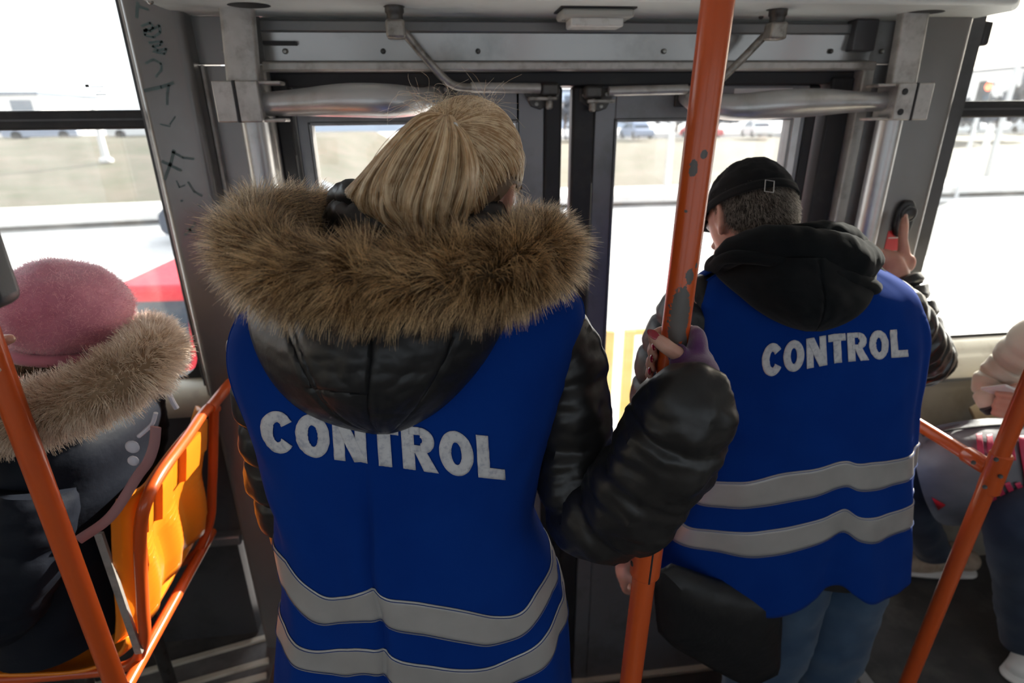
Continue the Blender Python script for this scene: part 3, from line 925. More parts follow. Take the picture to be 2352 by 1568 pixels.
mb = MB(); mb.lathe([(.045, 0), (.045, .004), (.03, .012), (PR, .02)], (bot_.x, bot_.y, 0), seg=24); obj('foot_flange', mb, M['orange'], t)

# --- left orange pole
a, b = PY(-8, 830, .9), PY(262, 1560, .9)
d = (b - a).normalized()
t = thing('grab_pole', 'slanting orange pole in the left foreground before the seat', 'pole', (b.x, b.y, 0))
mb = MB(); mb.cyl(a - d * .62, b + d * (b.z / -d.z), .0185, 28); obj('tube', mb, M['orange'], t)
mb = MB(); mb.lathe([(.045, 0), (.045, .004), (.03, .012), (.0185, .02)], (b + d * (b.z / -d.z)), seg=24); obj('foot_flange', mb, M['orange'], t)
# --- right orange pole with T joint and side rail
a, b = PY(2362, 885, 1.0), PY(2084, 1568, 1.0)
d = (b - a).normalized()
t = thing('grab_pole', 'orange pole with side rail in the right foreground', 'pole', (b.x, b.y, 0))
mb = MB(); mb.cyl(a - d * .9, b + d * (b.z / -d.z), .0185, 28); obj('tube', mb, M['orange'], t)
mb = MB(); mb.lathe([(.045, 0), (.045, .004), (.03, .012), (.0185, .02)], (b + d * (b.z / -d.z)), seg=24); obj('foot_flange', mb, M['orange'], t)
j0, j1 = PY(2302, 1040, 1.0), PY(2268, 1130, 1.0)
mb = MB(); mb.tube([j0, j0 + (j1 - j0) * .04, j1 - (j1 - j0) * .04, j1], [.0195, .0235, .0235, .0195], seg=24, spline=False)
jo = obj('joint_sleeve', mb, M['orange'], t)
jc = PY(2284, 1082, 1.0)
rl = PY(2050, 938, 1.29)
dirr = (rl - jc).normalized()
mb = MB(); mb.cyl(jc, rl + dirr * .25, .0165, 24); obj('side_rail', mb, M['orange'], t)
mb = MB(); mb.tube([jc + dirr * .015, jc + dirr * .02, jc + dirr * .07, jc + dirr * .075], [.018, .0205, .0205, .017], seg=24, spline=False); obj('rail_socket', mb, M['orange'], jo)
for (x, y) in ((2288, 1055), (2262, 1118), (2236, 1062), (2298, 1094)):
    pp = PY(x, y, .976 if x != 2236 else 1.0)
    mb = MB(); mb.lathe([(.0055, 0), (.0055, .003), (.002, .004)], pp, (CAM - pp).normalized(), 6); obj('bolt', mb, M['steel_dark'], jo)

# --- aluminium grab poles beside the door, with clamp and curved bar
def grab(label, xt, xb, Y, clampx, side, bar_pts, bar_r, bar_label, holes=False):
    zc = PY(clampx, 235, Y).z
    cx = PY(clampx, 235, Y).x
    base = Vector((cx, Y, 0))
    t = thing('door_pole', label, 'pole', (cx, Y, -.22 if False else 0))
    top = Vector((PY(xt, 20, Y).x, Y, 1.94))
    mb = MB()
    # flat oval sleeve above the clamp
    n = 20
    def sl(u, v):
        a = 2 * pi * u
        p = top + (Vector((cx, Y, zc)) - top) * v
        c_, s_ = cos(a), sin(a)
        return p + Vector((.037 * math.copysign(abs(c_) ** .35, c_), .017 * math.copysign(abs(s_) ** .6, s_), 0))
    mb.grid(sl, 40, 4, closed_u=True); obj('upper_sleeve', mb, M['alu_dirty'], t, angle=35)
    xl = PY(xb, 440, Y).x
    mb = MB(); mb.cyl((cx + .012 * side, Y, zc), (cx + .012 * side, Y, 0), .031, 28); obj('lower_tube', mb, M['alu'], t)
    mb = MB(); mb.lathe([(.055, 0), (.055, .006), (.035, .012)], (cx + .012 * side, Y, 0)); obj('foot_flange', mb, M['alu_dirty'], t)
    mb = MB(); mb.box((cx - .031 * side, Y - .012, zc), (.046, .075, .088)); cl = obj('clamp', mb, M['alu_dirty'], t, bevel=.003)
    mb = MB(); mb.box((cx + .021 * side, Y - .012, zc), (.050, .078, .088)); obj('clamp_half', mb, M['alu_dirty'], t, bevel=.003)
    mb = MB(); mb.box((cx - .006 * side, Y - .013, zc), (.005, .078, .089)); obj('clamp_gap', mb, M['rubber'], t)
    for dz in (.040, -.040):
        mb = MB(); mb.box((cx + .068 * side, Y - .012, zc + dz), (.05, .05, .008)); obj('clamp_tab', mb, M['alu_dirty'], cl, bevel=.003)
    for dz in ((.024, -.024) if side < 0 else ()):
        mb = MB(); mb.lathe([(.008, 0), (.008, .001)], (cx + .028 * side, Y - .052, zc + dz), (0, -1, 0), 14); obj('clamp_screw', mb, M['rubber'], cl)
    t2 = thing('grab_bar', bar_label, 'grab bar', (cx, Y, zc))
    P_ = [PY(*p) for p in bar_pts]
    mb = MB(); mb.tube(P_, bar_r, seg=24, n=40); obj('bar', mb, M['alu'], t2)
    return t
grab('grey aluminium pole left of the doors with clamp', 545, 605, 1.52, 565, 1,
     [(598, 240, 1.52), (680, 236, 1.50), (800, 230, 1.46), (900, 232, 1.45), (965, 232, 1.52), (995, 222, 1.615)], [.026, .029, .036, .036, .03, .026],
     'thick aluminium grab bar behind the blonde head')
grab('grey aluminium pole right of the doors with clamp', 2100, 1990, 1.50, 2062, -1,
     [(2040, 234, 1.50), (1960, 234, 1.49), (1880, 235, 1.48), (1780, 240, 1.46), (1680, 246, 1.47), (1610, 236, 1.54), (1578, 222, 1.63)], [.022, .026, .033, .034, .031, .028, .024],
     'thick aluminium grab bar above the black cap')

# --- door arms
def arm(label, pv, rod, sleeve, joint, flip):
    p0 = PZ(pv[0], pv[1], 1.937)
    t = thing('door_linkage', label, 'door linkage', p0)
    mb = MB(); mb.lathe([(.021, 0), (.021, .012), (.018, .016), (.018, .028)], p0, (0, 0, -1), 18); obj('pivot_collar', mb, M['steel_dark'], t)
    pb = p0 - Vector((0, 0, .028))
    mb = MB(); mb.box(pb - Vector((0, 0, .018)), (.042, .04, .038)); obj('pivot_block', mb, M['steel'], t, bevel=.006)
    pts = [pb - Vector((0, 0, .02))] + [PY(*q) for q in rod]
    mb = MB(); mb.tube(pts, .0098, seg=14, n=40); obj('rod', mb, M['steel'], t)
    a, b = PY(*sleeve[0]), PY(*sleeve[1])
    mb = MB(); mb.cyl(a, b, .0125, 18); obj('rod_sleeve', mb, M['alu_dirty'], t)
    j = PY(*joint)
    mb = MB(); mb.box(j, (.05, .03, .034)); obj('joint_block', mb, M['steel_dark'], t, bevel=.008)
    mb = MB(); mb.lathe([(.010, 0), (.010, .03), (.006, .034)], j - Vector((0, 0, .014)), (0, 0, -1), 12); jb = obj('joint_pin', mb, M['steel'], t)
    mb = MB()
    q = [Vector((j.x - flip * .075, 1.636, j.z + .012)), Vector((j.x + flip * .03, 1.636, j.z + .012)), Vector((j.x + flip * .03, 1.636, j.z - .022)), Vector((j.x - flip * .02, 1.636, j.z - .048)), Vector((j.x - flip * .045, 1.636, j.z - .04))]
    mb.prism(q, None, (0, .006, 0)); br = obj('leaf_bracket', mb, M['steel_dark'], t, bevel=.002)
    mb = MB(); mb.box(j + Vector((-flip * .02, -.012, -.022)), (.075, .014, .009)); obj('bracket_tab', mb, M['steel'], t, bevel=.002)
    for (dx, dz) in ((-.045, -.004), (-.03, -.034), (.018, -.006)):
        mb = MB(); mb.lathe([(.0052, 0), (.0052, .004), (.002, .005)], (j.x + flip * dx, 1.636, j.z + dz), (0, -1, 0), 8); obj('bolt', mb, M['screw'], br)
    return t
arm('bent steel linkage above the left door leaf', (905, 14), [(925, 72, 1.52), (975, 130, 1.54), (1020, 180, 1.56), (1045, 197, 1.57), (1092, 202, 1.58)],
    ((1082, 201, 1.58), (1240, 203, 1.60)), (1262, 206, 1.61), 1)
arm('bent steel linkage above the right door leaf', (1788, 22), [(1762, 78, 1.52), (1700, 140, 1.54), (1640, 195, 1.56), (1610, 206, 1.57), (1570, 206, 1.58)],
    ((1578, 205, 1.58), (1398, 210, 1.60)), (1362, 212, 1.61), -1)

# --- small ceiling lamp
c0 = PZ(1366, 22, 1.937)
t = thing('ceiling_lamp', 'small rectangular lamp on the ceiling over the doors', 'lamp', c0)
mb = MB(); mb.box((c0.x, c0.y, 1.9355), (.178, .088, .004)); obj('gasket', mb, M['rubber'], t, bevel=.0015)
mb = MB(); mb.box((c0.x, c0.y, 1.925), (.168, .08, .019)); obj('housing', mb, M['lamp_grey'], t, bevel=.006)
mb = MB(); mb.box((c0.x, c0.y - .002, 1.908), (.125, .06, .020)); obj('lens', mb, M['lamp_white'], t, bevel=.004)
for s in (-1, 1):
    mb = MB(); mb.lathe([(.004, 0), (.004, .002)], (c0.x + s * .073, c0.y, 1.9155), (0, 0, -1), 10); obj('screw', mb, M['screw'], t)

# --- stop button on the right pillar with a red sticker below
bc = PY(2074, 492, 1.545)
t = thing('stop_button', 'black push button housing on the right pillar under the thumb', 'button', bc)
mb = MB()
prof = []
for i in range(28):
    a = 2 * pi * i / 28
    prof.append(Vector((bc.x + .029 * math.copysign(abs(cos(a)) ** .7, cos(a)), 1.546, bc.z - .012 + .054 * math.copysign(abs(sin(a)) ** .8, sin(a)))))
mb.prism(prof, None, (0, -.017, 0)); obj('housing', mb, M['black_plastic'], t, bevel=.006, seg=3)
mb = MB(); mb.lathe([(.024, 0), (.024, .004), (.020, .006), (.019, .004)], (bc.x + .004, 1.529, bc.z + .004), (0, -1, 0), 24); obj('bezel', mb, M['dark_plastic'], t)
mb = MB(); mb.lathe([(.017, 0), (.017, .005), (.013, .007)], (bc.x + .004, 1.529, bc.z + .004), (0, -1, 0), 24); obj('push_cap', mb, M['black_plastic'], t)
A, Bq = PY(2040, 530, 1.545), PY(2078, 563, 1.545)
mb = MB(); mb.bb(A.x, Bq.x, 1.5435, 1.545, Bq.z - .015, A.z); sk = obj('label_sticker', mb, M['red_sticker'], t, smooth=False)
mb = MB(); mb.bb(A.x + .004, Bq.x - .006, 1.5428, 1.5437, A.z - .0225, A.z - .0195); obj('sticker_line', mb, M['white_sticker'], sk, smooth=False)

# --- dark box at the far left edge
c0 = PY(-104, 585, .62)
t = thing('ticket_box', 'dark grey plastic box with rounded corners at left edge', 'box', c0)
Rb = Matrix.Rotation(radians(0), 3, 'Y')
mb = MB(); mb.box(c0, (.075, .05, .112), Rb); obj('casing', mb, M['dark_plastic'], t, bevel=.014, seg=4)
mb = MB(); mb.box(c0 + Vector((-.004, -.024, .0)), (.058, .008, .092), Rb); obj('front_plate', mb, M['black_plastic'], t, bevel=.004, seg=3)
mb = MB(); mb.tube([c0 + Vector((-.01, .02, 0)), Vector((PY(-8, 830, .9).x, .9, c0.z))], .012, spline=False); obj('bracket', mb, M['orange'], t)

# --- orange seats
def seat_shell(side, A, wid, profile, name, label, y0):
    pass
t = thing('seat', 'orange plastic seat with tubular frame behind woman in pink beret', 'seat', (-.9, 1.22, 0))
Y0, Y1 = 1.03, 1.43
prof = catmull([(-.655, 0, 1.005), (-.672, 0, .93), (-.70, 0, .80), (-.725, 0, .68), (-.765, 0, .585), (-.84, 0, .545), (-.98, 0, .55), (-1.10, 0, .57), (-1.18, 0, .56), (-1.205, 0, .52)], 60)
def shell(u, v):
    p = prof[min(59, int(round(v * 59)))]
    e = abs(2 * u - 1)
    lift = .022 * max(0, (e - .72) / .28) ** 2
    y = Y0 + (Y1 - Y0) * u
    # the wings of the back curl towards the sitter, the seat edge curls up
    dx = -lift * 1.6 if v < .42 else -lift * .2
    dz = lift if v > .42 else 0
    if v < .06: dx += .012 * (.06 - v) / .06
    return (p[0] + dx - .012 * cos(pi * (2 * u - 1) / 2) * (1 if v < .42 else 0), y, p[2] + dz)
mb = MB(); mb.grid(shell, 30, 59); sh = obj('shell', mb, M['orange_plastic'], t, solid=.007)
# moulded rear panel
def rear(u, v):
    k = v * .40
    p = prof[int(round(k * 59))]; p = np.array(p)
    y = Y0 + .035 + (Y1 - Y0 - .07) * u
    wave = .010 * sin(u * 2 * pi * 2.5 + 1.2 * sin(v * 5)) * min(1, max(0, (v - .35) * 5))
    step = 0
    if .07 < v < .33:
        step = .022 if (.12 < u < .33 or .55 < u < .80) else .006
    return (p[0] + .012 + wave + step - .012 * cos(pi * (2 * u - 1) / 2), y, p[2])
mb = MB(); mb.grid(rear, 60, 46); obj('rear_panel', mb, M['orange_plastic'], sh, solid=.004, angle=35)
fr = [(-.635, 1.445, .985), (-.632, 1.40, 1.012), (-.628, 1.25, 1.012), (-.624, 1.08, 1.008), (-.63, 1.035, .985), (-.65, 1.03, .93), (-.69, 1.03, .74), (-.72, 1.04, .62), (-.78, 1.06, .53), (-.95, 1.08, .50), (-1.12, 1.08, .51)]
mb = MB(); mb.tube(fr, .0125, seg=16, n=90); obj('frame_tube', mb, M['orange'], t)
fr = [(-.632, 1.43, 1.0), (-.645, 1.437, .95), (-.69, 1.437, .74), (-.72, 1.43, .62), (-.78, 1.41, .53), (-.95, 1.39, .50), (-1.12, 1.39, .51)]
mb = MB(); mb.tube(fr, .0125, seg=16, n=70); obj('frame_tube', mb, M['orange'], t)
mb = MB(); mb.tube([(-.63, 1.40, 1.01), (-.62, 1.47, 1.02), (-.615, 1.52, 1.025)], .0145, seg=16); obj('handle_end', mb, M['orange'], t)
mb = MB(); mb.tube([(-.75, .99, .545), (-.75, 1.10, .545), (-.75, 1.50, .545)], .014, seg=14, spline=False); obj('cross_tube', mb, M['orange'], t)
mb = MB(); mb.bb(-.735, -.72, 1.022, 1.03, .60, .93); obj('side_plate', mb, M['alu_dirty'], sh)
for y in (1.10, 1.38):
    mb = MB(); mb.tube([(-.92, y, .52), (-.92, y, .0)], .018, seg=14, spline=False); obj('leg', mb, M['steel_dark'], t)
t2 = thing('seat', 'orange plastic seat under the passenger with grey pink bag', 'seat', (1.95, 1.35, 0))
mb = MB()
prof2 = catmull([(2.60, 0, .95), (2.56, 0, .70), (2.50, 0, .47), (2.43, 0, .43), (2.2, 0, .42), (1.95, 0, .43), (1.90, 0, .39)], 40)
def shell2(u, v):
    p = prof2[min(39, int(round(v * 39)))]; e = abs(2 * u - 1); lift = .02 * max(0, (e - .72) / .28) ** 2
    return (p[0], 1.10 + .42 * u, p[2] + lift)
mb.grid(shell2, 20, 39); obj('shell', mb, M['orange_plastic'], t2, solid=.008)
mb = MB(); mb.tube([(1.88, 1.07, .39), (2.05, 1.07, .385), (2.45, 1.07, .385)], .014, seg=12); obj('frame_tube', mb, M['orange'], t2)
mb = MB(); mb.tube([(1.90, 1.05, .385), (1.90, 1.3, .36), (1.90, 1.53, .385)], .014, seg=12); obj('cross_tube', mb, M['orange'], t2)
for y in (1.15, 1.45):
    mb = MB(); mb.tube([(2.05, y, .40), (2.05, y, 0)], .018, seg=12, spline=False); obj('leg', mb, M['steel_dark'], t2)

# ================================================================== PEOPLE: shared builders
M['skin'] = mat('skin', (.62, .36, .27), .45, 0, col2=(.55, .28, .21), nscale=25, bump=.12, bscale=350, sss=.25)
M['skin_m'] = mat('ruddy_skin', (.60, .33, .25), .45, 0, col2=(.50, .24, .18), nscale=25, bump=.12, bscale=350, sss=.25)
def cloth(name, col, col2, rough=.85, weave=900, bump=.25, sheen=.3, nscale=8):
    m = mat(name, col, rough, 0, col2=col2, nscale=nscale, sheen=sheen, bump=bump, bscale=weave, bdist=.0006, spec=.03)
    return m
M['vest'] = cloth('blue_cotton', (.0025, .029, .20), (.0035, .035, .225), sheen=.02)
M['print'] = mat('grey_print', (.62, .61, .62), .75, 0, col2=(.54, .53, .55), nscale=60, grime=(.34, .35, .42), gscale=120)
M['reflect'] = mat('reflective_tape', (.44, .425, .41), .42, .3, col2=(.38, .365, .35), nscale=12, bump=.12, bscale=60)
M['nylon'] = mat('black_nylon', (.016, .015, .015), .36, 0, spec=.45, bump=.25, bscale=45, bdist=.004)
M['nylon2'] = mat('black_quilt', (.013, .013, .014), .42, 0, spec=.4, bump=.3, bscale=55, bdist=.004)
M['fleece'] = cloth('black_fleece', (.008, .009, .010), (.012, .013, .014), .95, 700, .3, .06)
M['denim'] = cloth('denim', (.035, .065, .115), (.055, .095, .155), .9, 600, .3, .2, 12)
M['trouser'] = cloth('dark_trousers', (.015, .015, .018), (.02, .02, .024))
M['knit'] = cloth('purple_knit', (.10, .035, .11), (.13, .05, .14), .95, 420, .9, .6, 40)
M['nail'] = mat('red_nail', (.28, .004, .02), .12, 0, coat=.8)
M['thread'] = mat('stitching', (.02, .05, .2), .8)
M['eye'] = mat('eye', (.8, .8, .78), .1)

def hairmat(name, c1, c2, c3=None, rough=.32, nscale=60, along=None, dark=0.0):
    m = bpy.data.materials.new(name); m.use_nodes = True
    N = m.node_tree.nodes; L = m.node_tree.links
    N.remove(N['Principled BSDF'])
    h = N.new('ShaderNodeBsdfHairPrincipled'); h.parametrization = 'COLOR'
    h.inputs['Roughness'].default_value = rough; h.inputs['Radial Roughness'].default_value = rough + .1
    hi = N.new('ShaderNodeHairInfo')
    tc = N.new('ShaderNodeTexCoord'); n = N.new('ShaderNodeTexNoise'); n.inputs['Scale'].default_value = nscale; n.inputs['Detail'].default_value = 3
    L.new(tc.outputs['Object'], n.inputs['Vector'])
    ad = N.new('ShaderNodeMath'); ad.operation = 'ADD'
    mu = N.new('ShaderNodeMath'); mu.operation = 'MULTIPLY_ADD'; mu.inputs[1].default_value = .75; mu.inputs[2].default_value = -.375
    L.new(hi.outputs['Random'], mu.inputs[0]); L.new(mu.outputs[0], ad.inputs[0]); L.new(n.outputs[0], ad.inputs[1])
    r = N.new('ShaderNodeValToRGB'); r.color_ramp.elements[0].position = .34; r.color_ramp.elements[1].position = .68
    r.color_ramp.elements[0].color = (*c1, 1); r.color_ramp.elements[1].color = (*c2, 1)
    L.new(ad.outputs[0], r.inputs[0]); col = r.outputs[0]
    if along is not None:
        r2 = N.new('ShaderNodeValToRGB')
        e = r2.color_ramp.elements
        e[0].position, e[0].color = along[0][0], (*along[0][1], 1); e[1].position, e[1].color = along[-1][0], (*along[-1][1], 1)
        for p_, c_ in along[1:-1]:
            x = e.new(p_); x.color = (*c_, 1)
        L.new(hi.outputs['Intercept'], r2.inputs[0])
        mx = N.new('ShaderNodeMixRGB'); mx.blend_type = 'MULTIPLY'; mx.inputs[0].default_value = 1
        L.new(col, mx.inputs[1]); L.new(r2.outputs[0], mx.inputs[2]); col = mx.outputs[0]
    L.new(col, h.inputs['Color'])
    pb = N.new('ShaderNodeBsdfPrincipled'); pb.inputs['Roughness'].default_value = .5; pb.inputs['Specular IOR Level'].default_value = .25
    L.new(col, pb.inputs['Base Color'])
    ms = N.new('ShaderNodeMixShader'); ms.inputs[0].default_value = .42
    L.new(pb.outputs[0], ms.inputs[1]); L.new(h.outputs[0], ms.inputs[2])
    L.new(ms.outputs[0], N['Material Output'].inputs[0])
    return m

class Torso:
    def __init__(s, rings, n=2.35):
        R = catmull(sorted(rings), 240)              # rows: z, cx, cy, a, b
        R = R[np.argsort(R[:, 0])]
        s.R = R; s.n = n; s.disp = lambda th, z: 0.0
    def par(s, z):
        return [np.interp(z, s.R[:, 0], s.R[:, i]) for i in range(1, 5)]
    def at(s, th, z, off=0.0, disp=True):
        cx, cy, a, b = s.par(z)
        o = off + (s.disp(th, z) if disp else 0)
        e = 2 / s.n
        S, Cc = sin(th), cos(th)
        return Vector((cx + (a + o) * math.copysign(abs(S) ** e, S), cy - (b + o) * math.copysign(abs(Cc) ** e, Cc), z))
    def nrm(s, th, z):
        p = s.at(th, z, 0, False); q = s.at(th + .01, z, 0, False); r = s.at(th, z + .005, 0, False)
        return (q - p).cross(r - p).normalized()
    def hit(s, x, y):
        """where the line of sight through a pixel meets the surface: (theta, z)"""
        d = np.array(ray(x, y)); c = np.array(CAM)
        P_ = c + d * np.arange(.35, 1.9, .0012)[:, None]
        cx, cy, a, b = s.par(P_[:, 2])
        X, Yv = (P_[:, 0] - cx) / a, -(P_[:, 1] - cy) / b
        ok = (np.abs(X) ** s.n + np.abs(Yv) ** s.n <= 1) | (P_[:, 1] > cy)
        i = int(np.argmax(ok))
        if ok[i]:
            h = s.n / 2
            return math.atan2(math.copysign(abs(X[i]) ** h, X[i]), math.copysign(abs(Yv[i]) ** h, Yv[i])), float(P_[i, 2])
        return 0, 1
def rings_px(rows, Yc):
    """rows of (y, xl, xr, half depth[, Y centre]) -> (z, cx, cy, a, b)"""
    out = []
    for r in rows:
        y, xl, xr, b = r[:4]; Yv = r[4] if len(r) > 4 else Yc
        A, Bq = PY(xl, y, Yv), PY(xr, y, Yv)
        out.append(((A.z + Bq.z) / 2, (A.x + Bq.x) / 2, Yv, (Bq.x - A.x) / 2, b))
    return out

def circ_interp(pts):
    """[(theta, z)] -> function of theta, constant beyond the ends"""
    pts = sorted(pts); T = [p[0] for p in pts]; Z = [p[1] for p in pts]
    fine = catmull([(t_, z_, 0) for t_, z_ in zip(T, Z)], 120)
    return lambda th: float(np.interp(th, fine[:, 0], fine[:, 1]))

def vest_mesh(T, z_top, hem, z_arm, w_back, off=.012, front=True):
    """panels: closed wrap below the armholes, back and front panels above; w_back(z) = half angle of the back panel"""
    mb = MB()
    def half(c0):
        def g(u, v):
            ul = -1 + 2 * u
            if v < .5:
                th = c0 + ul * pi / 2; z0 = hem(math.remainder(th, 2 * pi)); z = z0 + (z_arm - z0) * v * 2
            else:
                z = z_arm + (z_top - z_arm) * (v - .5) * 2; th = c0 + ul * w_back(z)
            return T.at(th, z, off)
        return g
    mb.grid(half(0), 200, 110)
    if front: mb.grid(half(pi), 50, 110)
    return mb

def band_mesh(T, top, bot, off):
    mb = MB()
    def g(u, v):
        th = -pi + 2 * pi * u
        a, b = bot(th), top(th)
        return T.at(th, a + (b - a) * v, off)
    mb.grid(g, 320, 6, closed_u=True)
    return mb

# block letters as stroke patches in a unit em box (u 0..w, v 0..1)
def letters(word):
    def quad(p, n=6, m=8):
        return [[tuple((1 - i / n) * (1 - j / m) * p[0][k] + (i / n) * (1 - j / m) * p[1][k] + (i / n) * (j / m) * p[2][k] + (1 - i / n) * (j / m) * p[3][k] for k in (0, 1)) for i in range(n + 1)] for j in range(m + 1)]
    def arc(cx, cy, rx, ry, tx, ty, a0, a1, n=30):
        return [[(cx + (rx - tx * k) * cos(radians(a0 + (a1 - a0) * i / n)), cy + (ry - ty * k) * sin(radians(a0 + (a1 - a0) * i / n))) for i in range(n + 1)] for k in np.linspace(0, 1, 5)]
    G = {
        'C': (.80, [arc(.44, .5, .44, .52, .32, .27, 34, 326)]),
        'O': (.88, [arc(.44, .5, .44, .52, .31, .26, 0, 360, 44)]),
        'N': (.86, [quad([(0, 0), (.29, 0), (.29, 1), (0, 1)]), quad([(.57, 0), (.86, 0), (.86, 1), (.57, 1)]), quad([(.0, 1), (.52, 0), (.86, 0), (.34, 1)])]),
        'T': (.74, [quad([(.21, 0), (.55, 0), (.55, .9), (.21, .9)]), quad([(0, .75), (.76, .75), (.76, 1), (0, 1)], 10, 3)]),
        'R': (.86, [quad([(0, 0), (.32, 0), (.32, 1), (0, 1)]), quad([(.2, .82), (.48, .82), (.48, 1), (.2, 1)]), quad([(.2, .40), (.48, .40), (.48, .58), (.2, .58)]),
                    arc(.48, .70, .36, .30, .31, .23, -90, 90, 20), quad([(.53, 0), (.90, 0), (.62, .46), (.30, .46)])]),
        'L': (.68, [quad([(0, 0), (.32, 0), (.32, 1), (0, 1)]), quad([(.1, 0), (.70, 0), (.70, .25), (.1, .25)], 8, 3)]),
    }
    out = []; x = 0
    for ch in word:
        w, ps = G[ch]
        out.append((ch, x, w, ps)); x += w + .09
    return out, x - .09

def lettering(T, word, corner, parent, mat_, off):
    """corner(s, v) -> pixel for s in 0..1 along the word and v in 0..1 up the letters"""
    L_, tot = letters(word)
    for ch, x0, w, ps in L_:
        mb = MB()
        for ip, P_ in enumerate(ps):
            rows = len(P_); cols_ = len(P_[0]); vs = []
            for row in P_:
                for (u, v) in row:
                    th, z = T.hit(*corner((x0 + u) / tot, v))
                    vs.append(T.at(th, z, off + ip * .00015))
            fs = [(i * cols_ + j, i * cols_ + j + 1, (i + 1) * cols_ + j + 1, (i + 1) * cols_ + j) for i in range(rows - 1) for j in range(cols_ - 1)]
            mb.add(vs, fs)
        obj('letter', mb, mat_, parent, solid=.0006)

def head_shape(mb, c, R, s=1.0, female=True):
    """skull, face, ears in local axes: +y = where the face looks, +x = the right ear, +z = up"""
    def k(d):
        f = 1.0
        if d.z < 0: f *= 1 - .16 * (-d.z) * (1 - max(0, d.y) * .4)
        if d.y > .3: f *= 1 - .05 * (d.y - .3)
        return f
    S = Vector((.076, .096, .114)) * s
    mb.ell(c, S, R, 40, 28, k)
    def at(x, y, z): return Vector(c) + R @ (Vector((x, y, z)) * s)
    mb.ell(at(0, .052, -.070), Vector((.046, .040, .042)) * s, R)          # jaw
    mb.ell(at(0, .080, -.092), Vector((.022, .018, .018)) * s, R)          # chin
    mb.ell(at(0, .097, -.018), Vector((.011, .016, .026)) * s, R)          # nose
    mb.ell(at(0, .108, -.032), Vector((.014, .012, .010)) * s, R)
    mb.ell(at(0, .090, -.062), Vector((.024, .010, .006)) * s, R)          # lips
    mb.ell(at(0, .088, -.071), Vector((.020, .010, .006)) * s, R)
    mb.ell(at(0, .082, .022), Vector((.050, .014, .012)) * s, R)           # brow
    for e in (-1, 1):                                                      # ears
        ec = at(e * .078, -.004, -.012)
        Re = R @ Matrix.Rotation(radians(e * 24), 3, 'Z') @ Matrix.Rotation(radians(-10), 3, 'X')
        mb.ell(ec, Vector((.007, .017, .029)) * s, Re)
        ring = [ec + Re @ (Vector((.003 * e, .0155 * cos(a), .003 + .028 * sin(a))) * s) for a in np.linspace(-.6, 2 * pi - 1.6, 18)]
        mb.tube(ring, .0042 * s, seg=8, n=30, round_end=True)
        mb.ell(ec + Re @ (Vector((0, .004, -.026)) * s), Vector((.006, .009, .010)) * s, Re)
    return at

def quilt_tube(pts, r, ribs, depth, seg=40, n=90, wr=.006, seed=0, sq=None, fr=14):
    def dsp(p, t_, a):
        q = (t_ * ribs) % 1.0
        rib = -depth * math.exp(-((min(q, 1 - q)) / .11) ** 2) if ribs else 0
        return rib + wr * nz((p[0] * fr + seed, p[1] * fr, p[2] * fr)) + wr * .5 * nz((p[0] * fr * 2.7, p[1] * fr * 2.7 + seed, p[2] * fr * 2.7))
    mb = MB(); mb.tube(pts, r, seg=seg, n=n, disp=dsp, round_end=False, sq=sq)
    return mb

# ================================================================== WOMAN IN THE MIDDLE
WY = .85
woman = thing('person', 'person with blond ponytail and fur hood in blue CONTROL vest', 'person', (-.08, WY, 0))
WT = Torso(rings_px([
    (560, 850, 1120, .075, .87), (620, 760, 1150, .085, .865), (655, 650, 1240, .09, .86), (685, 585, 1305, .10, .855), (720, 556, 1322, .112), (770, 545, 1316, .124), (820, 552, 1305, .132), (900, 580, 1282, .138),
    (1000, 612, 1246, .138), (1100, 640, 1222, .135), (1180, 648, 1214, .134), (1290, 660, 1256, .140), (1400, 645, 1288, .150), (1568, 632, 1298, .160), (1800, 628, 1306, .165), (2000, 640, 1300, .165)], WY))
th_p, _ = WT.hit(852, 1250)
def wdisp(th, z):
    d = .0035 * nz((th * 1.6, z * 5, 3)) + .0018 * nz((th * 5, z * 11, 9))
    fade = min(1, max(0, (1.30 - z) * 6))
    d += fade * (-.0085 * math.exp(-((th - th_p) / .026) ** 2) + .004 * math.exp(-((th - th_p - .09) / .06) ** 2) + .003 * math.exp(-((th - th_p + .10) / .07) ** 2))
    low = min(1, max(0, (1.0 - z) * 4))
    d += low * (.006 * sin(th * 7 + 1.5) + .004 * sin(th * 12 + z * 6))
    d += .004 * sin((z * 40 + th * 6)) * math.exp(-((th + 1.15) / .35) ** 2) * math.exp(-((z - 1.10) / .12) ** 2)
    return d
WT.disp = wdisp
# body: head, neck, trunk, arms, hand and legs in one skin
hc = PY(1064, 436, .88)
RW = Matrix.Rotation(radians(-30), 3, 'Z') @ Matrix.Rotation(radians(-16), 3, 'X') @ Matrix.Rotation(radians(6), 3, 'Y')
bm_ = MB()
hat = head_shape(bm_, hc, RW, 1.0)
bm_.tube([hc - Vector((0, .01, .04)), PY(1020, 540, .86), PY(960, 640, .86)], [.052, .052, .06], n=16, round_end=True)
def inner(T, off, z0, z1, n=26, seg=36):
    mb = MB()
    zs = np.linspace(z0, z1, n)
    mb.grid(lambda u, v: T.at(2 * pi * u, z0 + (z1 - z0) * v, off, False), seg, n, closed_u=True)
    m = seg
    mb.f.append(tuple(range(m - 1, -1, -1))); mb.f.append(tuple(n * m + j for j in range(m)))
    return mb
tr_ = inner(WT, -.035, .70, 1.46)
bm_.add(tr_.v, tr_.f)
